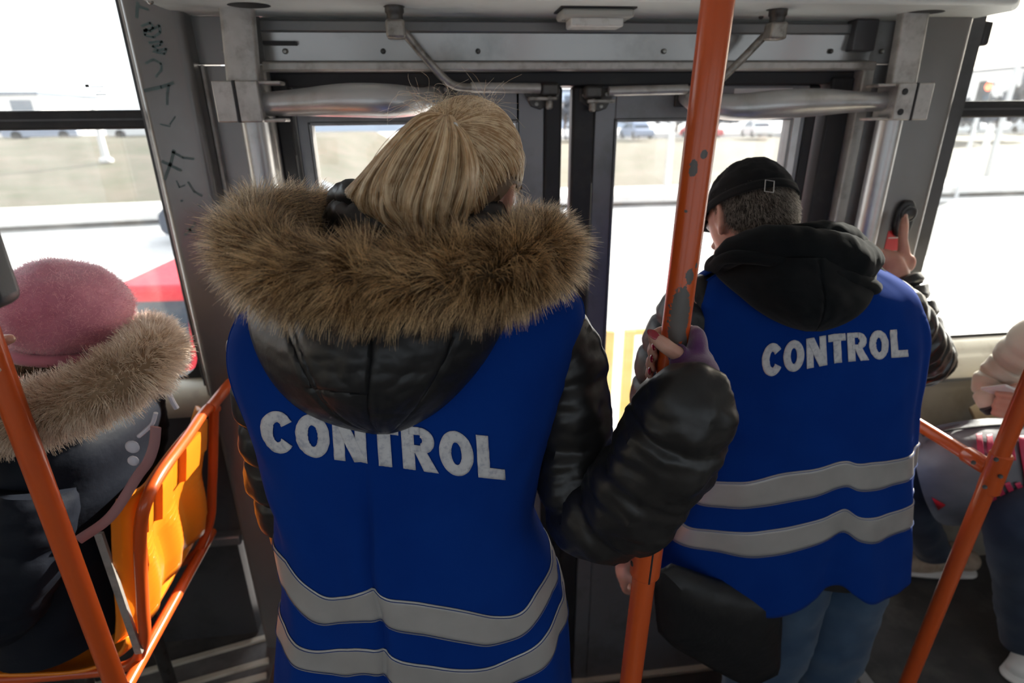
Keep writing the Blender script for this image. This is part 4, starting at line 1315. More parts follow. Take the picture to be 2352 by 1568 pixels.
for s in (-1, 1):
    bm_.tube([(-.085 + s * .085, WY, .80), (-.085 + s * .085, WY + .01, .48), (-.085 + s * .09, WY, .10)], [.088, .06, .045], n=18, round_end=True)
    bm_.tube([(-.085 + s * .09, WY - .03, .05), (-.085 + s * .095, WY + .12, .04)], [.04, .032], n=8, round_end=True)
# right arm to the pole
sleeve_pts = [PY(1255, 745, .85), PY(1300, 840, .84), PY(1312, 960, .825), PY(1322, 1080, .81), PY(1358, 1172, .775), PY(1430, 1160, .725), PY(1500, 1082, .685), PY(1556, 985, .66), PY(1590, 904, .648), PY(1598, 880, .662)]
bm_.tube([sleeve_pts[0], sleeve_pts[2], sleeve_pts[3]], [.05, .042, .04], n=12, round_end=True)
bm_.tube([sleeve_pts[3], sleeve_pts[4], sleeve_pts[6], PY(1592, 895, .655), PY(1602, 845, .705)], [.04, .042, .036, .028, .025], n=20, round_end=True)
larm = [PY(625, 780, .86), PY(632, 900, .88), PY(648, 1030, .89), PY(672, 1150, .90), PY(722, 1260, .93), PY(800, 1300, 1.03)]
bm_.tube(larm, [.05, .042, .04, .038, .034, .03], n=24, round_end=True)
bm_.ell(PY(815, 1300, 1.06), (.04, .05, .022))
for i in range(4):
    q = PY(815, 1300, 1.06) + Vector((-.024 + i * .016, .03, 0)); bm_.tube([q, q + Vector((.004, .03, -.004)), q + Vector((.01, .045, -.022))], .0085, seg=8, n=8, round_end=True)
q = PY(815, 1300, 1.06) + Vector((.035, .0, 0)); bm_.tube([q, q + Vector((.02, .03, .01))], .010, seg=8, n=6, round_end=True)
# hand round the pole: cylindrical coordinates about the pole axis
H0 = on_pole(806)
wv = -pdir
e1 = (CAM - H0); e1 = (e1 - wv * e1.dot(wv)).normalized()
e2 = wv.cross(e1).normalized()
if e2.dot(_r) < 0: e2 = -e2
def cyl_pt(phi, r, h): return H0 + (e2 * cos(radians(phi)) + e1 * sin(radians(phi))) * r + wv * h
hand_bits = []
def finger(mb, phis, r, hs, rad):
    mb.tube([cyl_pt(p_, rr, h_) for p_, rr, h_ in zip(phis, r, hs)], rad, seg=12, n=24, round_end=True)
fing = [(.030, .012), (.012, -.007), (-.006, -.027), (-.023, -.044)]
tips = []
for i, (hb, ht) in enumerate(fing):
    rr = [.0315, .0295, .0285, .0290, .0295, .0285]
    hs = list(np.linspace(hb, ht, 6)); ph = [12, -50, -100, -150, -185, -214 + i * 3]
    finger(bm_, ph, rr, hs, [.0092, .0092, .0088, .0084, .0078, .0066] if i < 3 else [.0084, .0082, .0078, .0072, .0068, .0058])
    tips.append((ph[-1], rr[-1], hs[-1], hs[-2]))
thumb = [PY(1606, 838, .735), PY(1578, 824, .700), PY(1545, 806, .690), PY(1518, 786, .693), PY(1499, 771, .700)]
bm_.tube(thumb, [.014, .0125, .0110, .0105, .0080], seg=14, n=24, round_end=True)
palm = cyl_pt(10, .0325, .002)
Rp = Matrix((e2, e1, wv)).transposed()
bm_.ell(palm, (.0115, .028, .034), Rp)
bm_.ell(cyl_pt(48, .034, -.014), (.013, .018, .022), Rp)
body = fuse(bm_, 'body', M['skin'], woman, .0042, 4)
# red nails
def nail(p, d, n, l, w, par):
    d = d.normalized(); n = (n - d * n.dot(d)).normalized(); s_ = d.cross(n)
    mb = MB(); mb.ell(p, (w, l, .0022), Matrix((s_, d, n)).transposed(), 14, 10); obj('nail', mb, M['nail'], par)
nail(thumb[-1] + Vector((-.001, -.0055, .004)), thumb[-1] - thumb[-2], Vector((0, -1, .75)), .010, .0062, body)
for (ph, rr, h_, h2) in tips:
    p = cyl_pt(ph - 3, rr + .0052, h_ - .001); d = cyl_pt(ph, rr, h_) - cyl_pt(ph + 30, rr, h2)
    nail(p, d, cyl_pt(ph, 1, 0) - cyl_pt(ph, 0, 0), .0075, .005, body)
for e in (-1, 1):
    mb = MB(); mb.ell(hat(e * .031, .082, .004), (.0115, .0115, .0115)); obj('eye', mb, M['eye'], body)

# fingerless purple glove
gb = MB()
gb.ell(palm, (.0155, .031, .0365), Rp)
gb.ell(PY(1600, 838, .70), (.026, .022, .026))
gb.ell(cyl_pt(50, .0355, -.015), (.0155, .021, .026), Rp)
gb.ell(PY(1572, 832, .688), (.022, .014, .018))
gb.tube([PY(1606, 846, .725), PY(1580, 828, .697), PY(1556, 813, .691)], [.0165, .0152, .0138], seg=16, n=14)
gb.tube([PY(1592, 900, .648), PY(1600, 858, .680), cyl_pt(20, .033, -.016)], [.034, .031, .026], seg=18, n=12)
for i, (hb, ht) in enumerate(fing):
    gb.tube([cyl_pt(14, .0315, hb), cyl_pt(-35, .030, hb * .8 + ht * .2)], .0112, seg=12, spline=False)
glove = fuse(gb, 'glove', M['knit'], woman, .0036, 4)
mb = MB(); e_ = PY(1556, 813, .691); dd = (PY(1556, 813, .691) - PY(1580, 826, .699)).normalized()
u_ = dd.cross(Vector((0, 0, 1))).normalized(); w_ = dd.cross(u_)
mb.tube([e_ + (u_ * cos(a) + w_ * sin(a)) * .0133 for a in np.linspace(0, 2 * pi, 20)], .0019, seg=8, spline=False, cap=False)
obj('glove_hem', mb, M['knit'], glove)

# trousers and boots
tb = MB()
for s in (-1, 1):
    tb.tube([(-.085 + s * .085, WY, .84), (-.085 + s * .085, WY + .01, .48), (-.085 + s * .09, WY, .16)], [.10, .074, .062], n=18)
obj('trousers', tb, M['trouser'], woman)
for s in (-1, 1):
    b1 = MB(); x = -.085 + s * .09
    b1.tube([(x, WY, .26), (x, WY, .12), (x, WY - .01, .055)], [.064, .06, .058], n=12, round_end=True)
    b1.tube([(x, WY - .04, .05), (x, WY + .06, .046), (x + s * .01, WY + .13, .04)], [.052, .05, .04], n=12, round_end=True)
    fuse(b1, 'boot', M['nylon'], woman, .006)

# jacket trunk and sleeves
jk = MB(); jk.grid(lambda u, v: WT.at(2 * pi * u, .60 + (1.535 - .60) * v, -.004), 90, 70, closed_u=True)
jacket = obj('jacket', jk, M['nylon'], woman)
# hem of the jacket swings out at the lower left
mb = MB()
def hemf(u, v):
    th = -2.6 + 2.2 * u
    p = WT.at(th, .80 - .22 * v, .0)
    k_ = math.exp(-((th + 1.55) / .55) ** 2)
    return p + Vector((-.030 * v * k_, 0, 0)) + Vector((0, 0, .004 * nz((u * 30, v * 20, 0))))
mb.grid(hemf, 40, 14); obj('jacket_hem', mb, M['nylon2'], jacket, solid=.006)
rs = quilt_tube(sleeve_pts, [.060, .066, .066, .068, .078, .079, .077, .072, .057, .036], 7, .0062, wr=.009, seed=2, n=150, fr=22)
slv = obj('sleeve', rs, M['nylon'], jacket)
# cuff edge
cdir = (sleeve_pts[-1] - sleeve_pts[-2]).normalized()
cu_ = cdir.cross(Vector((0, 0, 1))).normalized(); cw_ = cdir.cross(cu_)
mb = MB(); mb.tube([sleeve_pts[-1] + (cu_ * cos(a) + cw_ * sin(a)) * .036 for a in np.linspace(0, 2 * pi, 30)], .0035, seg=8, spline=False, cap=False)
obj('cuff_edge', mb, M['nylon2'], slv)
ls = quilt_tube(larm, [.062, .066, .066, .062, .056, .05], 8, .010, wr=.008, seed=5, n=120)
obj('sleeve', ls, M['nylon'], jacket)

# stand-up collar in two puffy rolls
def ring_tube(px, r, ribs=0, dep=.004, wr=.003, seed=0):
    P_ = [PY(*p) for p in px]; P_ = P_ + [P_[0], P_[1]]
    return quilt_tube(P_, r, ribs, dep, seg=20, n=120, wr=wr, seed=seed, fr=30)
co = ring_tube([(790, 458, .88), (830, 452, .82), (900, 472, .81), (985, 488, .805), (1075, 484, .81), (1135, 492, .83), (1158, 508, .90), (1110, 520, 1.0), (950, 500, 1.02), (830, 478, .97)], .023, 0, .003, .004, 1)
obj('collar', co, M['nylon'], jacket)
co = ring_tube([(785, 505, .88), (825, 505, .81), (900, 520, .80), (985, 532, .795), (1080, 530, .80), (1140, 535, .825), (1168, 545, .90), (1110, 560, 1.02), (950, 545, 1.05), (820, 525, .98)], .030, 24, .004, .004, 4)
obj('collar_base', co, M['nylon'], jacket)
M['pile'] = cloth('black_pile', (.01, .01, .011), (.02, .02, .022), .95, 300, 1.0, .5)
co = MB(); co.tube([PY(1062, 462, .80), PY(1100, 464, .80), PY(1135, 474, .82), PY(1166, 497, .865)], .0075, seg=10, n=24, disp=lambda p, t_, a: .0025 * nz(Vector(p) * 300)); obj('collar_pile', co, M['pile'], jacket)

# --- vest
z_arm_w = WT.hit(930, 1160)[1]
vtop = 1.468
hem_w = lambda th: .60 + .01 * sin(th * 3)
def wb_w(z):
    return float(np.interp(z, [z_arm_w, z_arm_w + .06, z_arm_w + .18, 1.36, 1.43, 1.47], [1.57, 1.40, 1.26, 1.32, 1.45, 1.5]))
vm = vest_mesh(WT, vtop, hem_w, z_arm_w, wb_w, .010)
vest = obj('vest', vm, M['vest'], woman, solid=.0025)
def px_curve(T, pts): return circ_interp([T.hit(x, y) for x, y in pts])
top1 = px_curve(WT, [(672, 1278), (712, 1325), (760, 1358), (800, 1356), (852, 1342), (900, 1358), (980, 1372), (1060, 1388), (1130, 1406), (1175, 1398), (1215, 1352), (1250, 1290)])
bot1 = px_curve(WT, [(676, 1345), (712, 1398), (752, 1424), (800, 1420), (852, 1412), (900, 1428), (980, 1446), (1060, 1462), (1120, 1474), (1175, 1458), (1220, 1412), (1254, 1355)])
top2 = px_curve(WT, [(660, 1415), (690, 1455), (745, 1482), (800, 1480), (852, 1470), (900, 1488), (980, 1510), (1060, 1520), (1130, 1520), (1190, 1490), (1240, 1440), (1268, 1385)])
bot2 = px_curve(WT, [(658, 1478), (700, 1515), (760, 1540), (800, 1545), (852, 1530), (900, 1550), (980, 1575), (1060, 1590), (1130, 1588), (1190, 1560), (1240, 1510), (1270, 1455)])
for (a, b) in ((top1, bot1), (top2, bot2)):
    st_ = obj('reflective_stripe', band_mesh(WT, a, b, .0117), M['reflect'], vest, solid=.0008)
    mb = MB(); mb.tube([WT.at(th, a(th) - .004, .0128) for th in np.linspace(-1.5, 1.5, 120)], .0006, seg=6, spline=False); obj('stitch', mb, M['thread'], st_)
    mb = MB(); mb.tube([WT.at(th, b(th) + .004, .0128) for th in np.linspace(-1.5, 1.5, 120)], .0006, seg=6, spline=False); obj('stitch', mb, M['thread'], st_)
def corner_w(s, v):
    xb = 622 + s * (1146 - 622)
    yb = np.interp(s, [0, .12, .5, 1], [1022, 1034, 1058, 1094]); yt = np.interp(s, [0, .12, .5, 1], [934, 940, 958, 996])
    x_shift = -12 * (1 - s) * 0 + (v - .5) * 0
    return xb + (v) * (-6 + 0 * s), yb + (yt - yb) * v
lettering(WT, 'CONTROL', corner_w, vest, M['print'], .0112)
# bound edges of the armholes
for sgn in (-1, 1):
    mb = MB(); mb.tube([WT.at(sgn * wb_w(z), z, .0095) for z in np.linspace(z_arm_w, vtop, 50)], .0022, seg=8, spline=False); obj('armhole_binding', mb, M['vest'], vest)

# --- hood lying on the back
HR = [(640, 560, 1210), (700, 575, 1180), (760, 583, 1143), (820, 604, 1108), (880, 640, 1060), (930, 692, 1008), (962, 757, 958), (980, 822, 918), (987, 860, 890)]
Hy = np.array([r[0] for r in HR], float); Hl = np.array([r[1] for r in HR], float); Hr = np.array([r[2] for r in HR], float)
HP = catmull([(y, l, r) for y, l, r in HR], 80)
def hood(u, v, extra=0.0):
    k = v ** .8
    y = 640 + 347 * k
    xl, xr = np.interp(y, HP[:, 0], HP[:, 1]), np.interp(y, HP[:, 0], HP[:, 2])
    x = xl + (xr - xl) * u
    s = max(0, sin(pi * u)) ** .62
    bulge = .098 * (1 - v ** 3.2) ** .55
    th, z = WT.hit(min(max(x, 600), 1240), y); base = WT.at(th, z, .012).y
    Yv = base - (bulge * s + .004)
    # quilting
    seam = 0
    for us, wd in ((.465, .014), (.485, .014), (.80, .010)): seam += math.exp(-((u - us - .02 * sin(v * 3)) / wd) ** 2)
    us = .13 + .10 * v
    seam += .9 * math.exp(-((u - us) / .014) ** 2) + .7 * math.exp(-((u - us - .03) / .010) ** 2)
    hs = .62 + .05 * u + .05 * sin(u * 3); seam += .8 * math.exp(-((v - hs) / .014) ** 2) * (1 if .16 < u < .47 else 0)
    hs = .84; seam += .35 * math.exp(-((v - hs) / .02) ** 2) * (1 if .48 < u < .8 else 0)
    puff = .0035 * nz((u * 7, v * 5, 2)) + .0025 * nz((u * 16, v * 14, 5))
    Yv += .0068 * seam - puff
    return PY(x, y, Yv + extra)
mb = MB(); mb.grid(lambda u, v: hood(u, v), 110, 70)
hd_ = obj('hood', mb, M['nylon2'], jacket, solid=.006)
# --- fur trim of the hood
FP = [(748, 520, .955), (705, 508, .91), (628, 516, .83), (582, 548, .765), (608, 600, .70), (715, 634, .660), (880, 650, .645), (1040, 642, .645), (1165, 624, .665), (1228, 598, .71), (1250, 572, .79), (1228, 558, .87), (1180, 545, .94)]
FPw = catmull([PY(*p) for p in FP], 140)
mb = MB(); mb.tube([Vector(p) for p in FPw], .031, seg=18, spline=False, round_end=True)
M['fur_base'] = mat('fur_backing', (.09, .055, .03), .95)
ft = obj('fur_trim', mb, M['fur_base'], jacket)
def fur(path, N, rb, length, lean, grav, k=6, clump=.5, seed=0, tang=.0, spread=.35, phi_rng=None):
    r_ = np.random.default_rng(seed)
    T_, N_, B_ = frames(path)
    m = len(path)
    t_ = r_.random(N) * (m - 1.001); i = t_.astype(int); f = (t_ - i)[:, None]
    C_ = path[i] * (1 - f) + path[i + 1] * f
    ph = r_.random(N) * 2 * pi
    n = N_[i] * np.cos(ph)[:, None] + B_[i] * np.sin(ph)[:, None]
    tg = T_[i]
    rbv = rb if np.isscalar(rb) else np.interp(t_ / (m - 1), np.linspace(0, 1, len(rb)), rb)[:, None]
    root = C_ + n * rbv
    cl = np.array([[noise.noise(Vector(p) * 38 + Vector((s, 0, 0))) for s in (0, 50, 100)] for p in root])
    fine = np.array([[noise.noise(Vector(p) * 130 + Vector((s, 0, 0))) for s in (0, 50, 100)] for p in root])
    L_ = length * (.65 + .7 * r_.random(N))[:, None] * (1 + .35 * cl[:, :1])
    d = n * (1 - lean) + tg * tang + cl * clump * 1.1 + fine * clump * .9 + r_.normal(size=(N, 3)) * spread * .35
    d /= np.linalg.norm(d, axis=1)[:, None]
    g = np.array([0, 0, -1.0]) * grav
    out = np.empty((N, k, 3))
    p = root.copy(); out[:, 0] = p - n * .004
    for j in range(1, k):
        d2 = d + g * (j / k) + cl * .15
        d2 /= np.linalg.norm(d2, axis=1)[:, None]
        p = p + d2 * L_ / (k - 1)
        out[:, j] = p
    return out
M['fur'] = hairmat('raccoon_fur', (.10, .046, .014), (1.0, .69, .36), rough=.40, nscale=24, along=[(0, (.35, .27, .2)), (.35, (.85, .8, .72)), (.72, (1, 1, 1)), (1.0, (.75, .70, .66))])
strands('fur', fur(FPw, 56000, .030, .034, .30, .60, seed=3, tang=-.45, clump=.62), M['fur'], ft, .00042, .00008, label='brown and tan fur hairs')
M['fur_dark'] = hairmat('guard_hairs', (.025, .016, .01), (.12, .07, .04), rough=.4, nscale=18)
strands('guard_hair', fur(FPw, 6500, .030, .040, .25, .5, seed=8, tang=-.45, clump=.6), M['fur_dark'], ft, .00034, .00006, label='dark guard hairs')
# lining between the fur and the collar
mb = MB()
Lin = catmull([PY(*p) for p in ((790, 520, .90), (820, 525, .80), (900, 540, .755), (1000, 548, .745), (1090, 545, .76), (1150, 548, .82), (1170, 555, .90))], 60)
FS = FPw[np.linspace(14, 126, 60).astype(int)]
mb.grid(lambda u, v: tuple(FS[int(round(u * 59))] * (1 - v) + Lin[int(round(u * 59))] * v + np.array([0, 0, -.035 * sin(pi * v)])), 59, 8)
obj('hood_lining', mb, M['pile'], jacket)

# --- hair
M['hair_solid'] = mat('hair_backing', (.13, .07, .03), .6, 0, col2=(.09, .05, .022), nscale=60)  # darker than the strands: shade between locks put into the colour
M['hair'] = hairmat('blond_hair', (.46, .265, .115), (1.0, .80, .52), rough=.25, nscale=80)
base_w = PY(1026, 268, .795)
bl = (RW.inverted() @ (base_w - hc)); bl = Vector((bl.x / .076, bl.y / .096, bl.z / .114)).normalized()
def bare(d):
    k = .12 * noise.noise(d * 9); return abs(d.x) > .5 and d.y + k > -.42 and d.z + k < .14 - .25 * max(0, min(1, (-.1 - d.y) / .3))
def cap_pt(d, off):
    d = d.normalized(); s = Vector((.076 + off, .096 + off, .114 + off))
    f = 1 - .10 * max(0, -d.z)
    return hc + RW @ Vector((d.x * s.x * f, d.y * s.y * f, d.z * s.z * f))
mb = MB()
def hcap(u, v):
    ang = 2 * pi * u
    # cap opened towards the face: polar axis = backwards and up
    ax = Vector((0, -.72, .69)); e_a = Vector((1, 0, 0)); e_b = ax.cross(e_a)
    th = v * radians(106)
    d = ax * cos(th) + (e_a * cos(ang) + e_b * sin(ang)) * sin(th)
    return cap_pt(d, -.008 if bare(d) else .008)
mb.grid(hcap, 44, 24, closed_u=True)
hair = obj('hair', mb, M['hair_solid'], woman)
NS = 15000
S_ = np.empty((NS, 9, 3)); n_ = 0
r_ = np.random.default_rng(11)
ax = Vector((0, -.72, .69)).normalized()
while n_ < NS:
    d = Vector(r_.normal(size=3)); d.normalize()
    if d.dot(ax) < cos(radians(107)): continue
    if bare(d): continue
    q = d.rotation_difference(bl) if d.dot(bl) > -.99 else None
    if q is None: continue
    lay = .009 + .006 * r_.random()
    wob = .05 * (r_.random() - .5)
    lk = .016 * noise.noise(d * 6)
    ang = d.angle(bl); axq = d.cross(bl).normalized()
    from_ = 1 - .12 * r_.random()
    for j in range(9):
        tt = (j / 8) * from_
        dd = Matrix.Rotation(ang * tt, 3, axq) @ d
        dd = (dd + axq * (lk + wob * .5) * sin(pi * tt)).normalized()
        S_[n_, j] = cap_pt(dd, lay * min(1, .25 + tt * 2.5) + .003 * sin(pi * tt) + .0012 * noise.noise(dd * 11))
    n_ += 1
strands('combed_hair', S_, M['hair'], hair, .00042, .00036)
# ponytail fan
G_ = [
 [(1015, 262, .805), (962, 268, .775), (893, 340, .755), (838, 402, .755), (800, 436, .765), (788, 446, .775)],
 [(1015, 264, .80), (952, 285, .76), (888, 362, .740), (850, 428, .738), (846, 476, .745), (885, 512, .76)],
 [(1020, 264, .795), (962, 300, .75), (905, 385, .727), (882, 452, .722), (900, 506, .728), (948, 536, .745)],
 [(1022, 264, .79), (985, 310, .745), (944, 395, .720), (928, 462, .715), (945, 516, .722), (978, 552, .735)],
 [(1026, 264, .79), (1010, 315, .74), (984, 400, .715), (972, 470, .712), (982, 524, .720), (998, 556, .732)],
 [(1030, 264, .79), (1035, 315, .74), (1026, 400, .715), (1013, 470, .712), (1011, 522, .720), (1014, 554, .732)],
 [(1034, 265, .79), (1060, 322, .75), (1068, 390, .727), (1060, 450, .724), (1050, 502, .732), (1042, 540, .745)],
 [(1038, 268, .795), (1078, 332, .762), (1094, 388, .748), (1094, 432, .745), (1082, 474, .752), (1066, 506, .762)]]
GW = np.array([catmull([PY(*p) for p in g], 14) for g in G_])          # guide, point, xyz
def guide(s):
    s = np.clip(s, 0, len(G_) - 1); i = int(min(s, len(G_) - 1.0001)); f = s - i
    return GW[i] * (1 - f) + GW[i + 1] * f
mb = MB()
mb.grid(lambda u, v: tuple(guide(u * 7)[min(13, int(round(v * 13)))] + np.array([0, .012, 0])), 42, 13)
pt = obj('ponytail', mb, M['hair_solid'], hair, solid=.01)
NP_ = 19000
NL = 24
locks = np.linspace(.0, 7.0, NL) + r_.normal(size=NL) * .16
lock_w = r_.uniform(.06, .26, NL); lock_b = r_.normal(size=(NL, 3)) * .009; lock_l = r_.uniform(.86, 1.0, NL); lock_s = r_.normal(size=NL) * .28
lock_d = r_.normal(size=NL)
S_ = np.empty((NP_, 14, 3))
tt = np.linspace(0, 1, 14)
for i in range(NP_):
    k = r_.integers(0, NL)
    w = r_.normal() * lock_w[k]
    if r_.random() < .13: w = r_.normal() * .45
    g0, g1 = guide(locks[k] + w), guide(locks[k] + w * .8 + lock_s[k])
    g = g0 * (1 - tt[:, None] ** 1.5) + g1 * tt[:, None] ** 1.5
    dep = -abs(r_.normal()) * .003 + .008 - .014 * math.exp(-(w / lock_w[k] / 1.2) ** 2) + .008 * lock_d[k]
    prof_ = np.clip(tt * 3, 0, 1)
    g[:, 1] += dep * prof_
    ln = np.clip(lock_l[k] - abs(r_.normal()) * .04, .7, 1)
    src = np.linspace(0, 13 * ln, 14)
    g = np.stack([np.interp(src, np.arange(14), g[:, c_]) for c_ in range(3)], 1)
    g += (np.sin(tt * 6 + k * 1.7) * .0016)[:, None] * np.array([1, .4, .2]) + r_.normal(size=3) * .0012 * tt[:, None]
    g += np.sin(tt * pi)[:, None] * lock_b[k] * np.array([1, .5, .4])
    S_[i] = g
strands('ponytail_strands', S_, M['hair'], pt, .00050, .00025)
# loose hairs on top and beside the ear
FL = []
for i in range(150):
    a = PY(r_.uniform(960, 1130), r_.uniform(243, 275), r_.uniform(.79, .86))
    d = Vector((r_.normal() * .030, r_.normal() * .012, abs(r_.normal()) * .017 + .004))
    b = a + d + Vector((r_.normal() * .015, 0, r_.normal() * .006 - .004))
    FL.append(catmull([a, a + d * .6 + Vector((0, 0, .006)), b], 9))
for (pts) in (((1005, 250, .8), (960, 215, .79), (905, 205, .79), (880, 232, .79), (876, 270, .79)), ((1010, 250, .8), (950, 225, .79), (915, 222, .79), (905, 245, .79)),
              ((1170, 330, .85), (1192, 350, .84), (1197, 380, .84), (1190, 410, .84)), ((1165, 420, .84), (1185, 440, .83), (1190, 470, .83), (1165, 498, .83)),
              ((1150, 400, .83), (1180, 435, .825), (1192, 460, .825), (1172, 485, .83)), ((1160, 425, .83), (1195, 440, .82), (1210, 450, .82)), ((1160, 415, .83), (1150, 440, .82), (1140, 480, .82), (1150, 490, .82))):
    c_ = catmull([PY(*p) for p in pts], 9)
    for q in range(8 if pts[0][0] > 1100 else 1): FL.append(c_ + r_.normal(size=3) * .002 + np.linspace(0, 1, 9)[:, None] * r_.normal(size=3) * .004)
for i in range(120):
    a = PY(r_.uniform(1120, 1168), r_.uniform(395, 425), .835); b = a + Vector((r_.normal() * .016, -.004, -.02 - .03 * r_.random()))
    FL.append(catmull([a, (a + b) / 2 + Vector((.006 * r_.normal(), -.004, 0)), b], 9))
strands('loose_hair', np.array(FL), M['hair'], hair, .00018, .0001)
# hair tie with a white bead
mb = MB(); mb.tube([base_w + Vector((.009 * cos(a), .012 - .006 * sin(a), -.012 + .006 * sin(a))) for a in np.linspace(0, 2 * pi, 16)], .0035, seg=8, spline=False, cap=False)
tie = obj('hair_tie', mb, M['black_plastic'], hair)
mb = MB(); mb.ell(PY(1045, 292, .770), (.0042, .0042, .006)); obj('bead', mb, M['white_sticker'], tie)
# black ear loop and mask edge
mb = MB()
mb.tube([PY(*p) for p in ((1136, 462, .805), (1128, 445, .805), (1126, 428, .806), (1133, 418, .807), (1141, 424, .807), (1136, 445, .805), (1132, 470, .81))], .0016, seg=8, n=40)
el = obj('ear_loop', mb, M['ink'], woman)
M['mask'] = mat('orange_mask', (.72, .16, .07), .8)

# ================================================================== MAN ON THE RIGHT
MY = 1.12
man = thing('person', 'person in black cap pressing button, blue CONTROL vest over black hooded jacket', 'person', (.90, MY, -.22))
MT = Torso(rings_px([
    (560, 1740, 1900, .08, 1.15), (600, 1690, 1960, .09, 1.14), (632, 1625, 2020, .098, 1.13), (665, 1600, 2062, .11), (710, 1594, 2082, .118), (770, 1594, 2092, .124), (850, 1605, 2078, .13), (920, 1618, 2064, .132),
    (1000, 1618, 2060, .132), (1100, 1590, 2056, .134), (1200, 1540, 2052, .138), (1320, 1514, 2046, .145), (1420, 1512, 2038, .148), (1600, 1520, 2030, .15), (1800, 1560, 2010, .14)], MY))
th_q, _ = MT.hit(1928, 1200)
def mdisp(th, z):
    d = .0035 * nz((th * 1.7 + 20, z * 5, 3)) + .002 * nz((th * 5, z * 10, 29))
    low = min(1, max(0, (.95 - z) * 3.0))
    d += low * (-.016 * math.exp(-((th - th_q) / .07) ** 2) + .012 * math.exp(-((th - th_q - .28) / .16) ** 2) + .006 * math.exp(-((th - th_q + .30) / .18) ** 2))
    mid = min(1, max(0, (1.2 - z) * 4)) * (1 - low * .5)
    d += mid * (.003 * sin(th * 6 + 2) + .003 * sin(th * 9 + z * 9))
    d += .004 * sin(th * 14 + z * 10) * math.exp(-((th - 1.15) / .3) ** 2) * (1 if z < 1.3 else .4)
    return d
MT.disp = mdisp
hm = PY(1722, 500, 1.17)
RM = Matrix.Rotation(radians(14), 3, 'Z') @ Matrix.Rotation(radians(-26), 3, 'X') @ Matrix.Rotation(radians(10), 3, 'Y')
bm_ = MB()
hatm = head_shape(bm_, hm, RM, 1.03, False)
bm_.tube([hm - Vector((0, .02, .03)), PY(1760, 590, 1.14), PY(1815, 660, 1.12)], [.058, .062, .07], n=16, round_end=True)
tr_ = inner(MT, -.05, .56, 1.36); bm_.add(tr_.v, tr_.f)
for s, kx in ((-1, .90), (1, 1.07)):
    bm_.tube([(kx, MY, .60), (kx, MY + .01, .16), (kx, MY, -.14)], [.095, .07, .05], n=18, round_end=True)
    bm_.tube([(kx, MY - .03, -.17), (kx + s * .02, MY + .13, -.18)], [.042, .036], n=8, round_end=True)
# left arm hangs down
larm_m = [PY(1592, 705, 1.13), PY(1548, 790, 1.15), PY(1514, 900, 1.16), PY(1498, 1010, 1.16), PY(1474, 1150, 1.16), PY(1444, 1262, 1.16)]
bm_.tube(larm_m + [PY(1436, 1292, 1.16)], [.05, .046, .042, .04, .036, .03, .027], n=26, round_end=True)
hL = PY(1432, 1312, 1.15)
bm_.ell(hL, (.020, .036, .034))
for i in range(4):
    q = hL + Vector((-.004, -.022 + i * .016, -.020)); bm_.tube([q, q + Vector((.004, 0, -.022)), q + Vector((.020, .002, -.034)), q + Vector((.030, .0, -.022))], .0088, seg=9, n=12, round_end=True)
q = hL + Vector((.01, -.03, .008)); bm_.tube([q, q + Vector((.012, -.012, -.018)), q + Vector((.018, -.01, -.038))], .0105, seg=9, n=10, round_end=True)
# right arm up to the button
rarm_m = [PY(2052, 715, 1.13), PY(2090, 770, 1.19), PY(2112, 812, 1.27), PY(2108, 795, 1.33), PY(2092, 735, 1.38), PY(2072, 668, 1.43), PY(2058, 622, 1.455)]
bm_.tube(rarm_m, [.05, .05, .052, .05, .042, .034, .030], n=30, round_end=True)
TH = [PY(2072, 618, 1.46), PY(2076, 585, 1.468), PY(2074, 548, 1.478), PY(2076, 520, 1.49), PY(2078, 503, 1.50)]
bm_.tube(TH, [.021, .0165, .0125, .0125, .0095], seg=16, n=24, round_end=True)
bm_.tube([PY(2058, 622, 1.455), PY(2046, 602, 1.468), PY(2030, 592, 1.475)], [.030, .032, .026], n=12, round_end=True)
bm_.ell(PY(2088, 605, 1.462), (.014, .02, .026))
for i in range(4):
    a = PY(2030 - i * 2, 586 + i * 14, 1.472); bm_.tube([a, PY(2008, 572 + i * 14, 1.478), PY(1990, 556 + i * 15, 1.492), PY(1984, 546 + i * 15, 1.515), PY(1992, 545 + i * 15, 1.528)], [.0125, .0112, .010, .0092, .008], seg=10, n=18, round_end=True)
bodym = fuse(bm_, 'body', M['skin_m'], man, .0045, 4)
for e in (-1, 1):
    mb = MB(); mb.ell(hatm(e * .031, .082, .004), (.0115, .0115, .0115)); obj('eye', mb, M['eye'], bodym)
mb = MB(); mb.ell(TH[-1] + Vector((.002, .001, .0065)), (.0062, .0035, .008)); obj('nail', mb, M['skin'], bodym)

# --- hair and cap
M['hair_m'] = hairmat('greying_hair', (.06, .045, .035), (.42, .37, .32), rough=.4, nscale=60)
def mcap(d, off):
    d = d.normalized(); s = Vector((.0783 + off, .0989 + off, .1174 + off))
    f = 1 - .08 * max(0, -d.z)
    return hm + RM @ Vector((d.x * s.x * f, d.y * s.y * f, d.z * s.z * f))
mb = MB()
def mh(u, v):
    ang = 2 * pi * u; ax = Vector((0, -.80, .60)); ea = Vector((1, 0, 0)); eb = ax.cross(ea); th = v * radians(88)
    return mcap(ax * cos(th) + (ea * cos(ang) + eb * sin(ang)) * sin(th), .002)
mb.grid(mh, 40, 22, closed_u=True)
M['hair_m_base'] = mat('short_hair_backing', (.03, .022, .017), .8)
hair_m = obj('hair', mb, M['hair_m_base'], man)
r_ = np.random.default_rng(5)
Sm = []
axm = Vector((0, -.80, .60)).normalized()
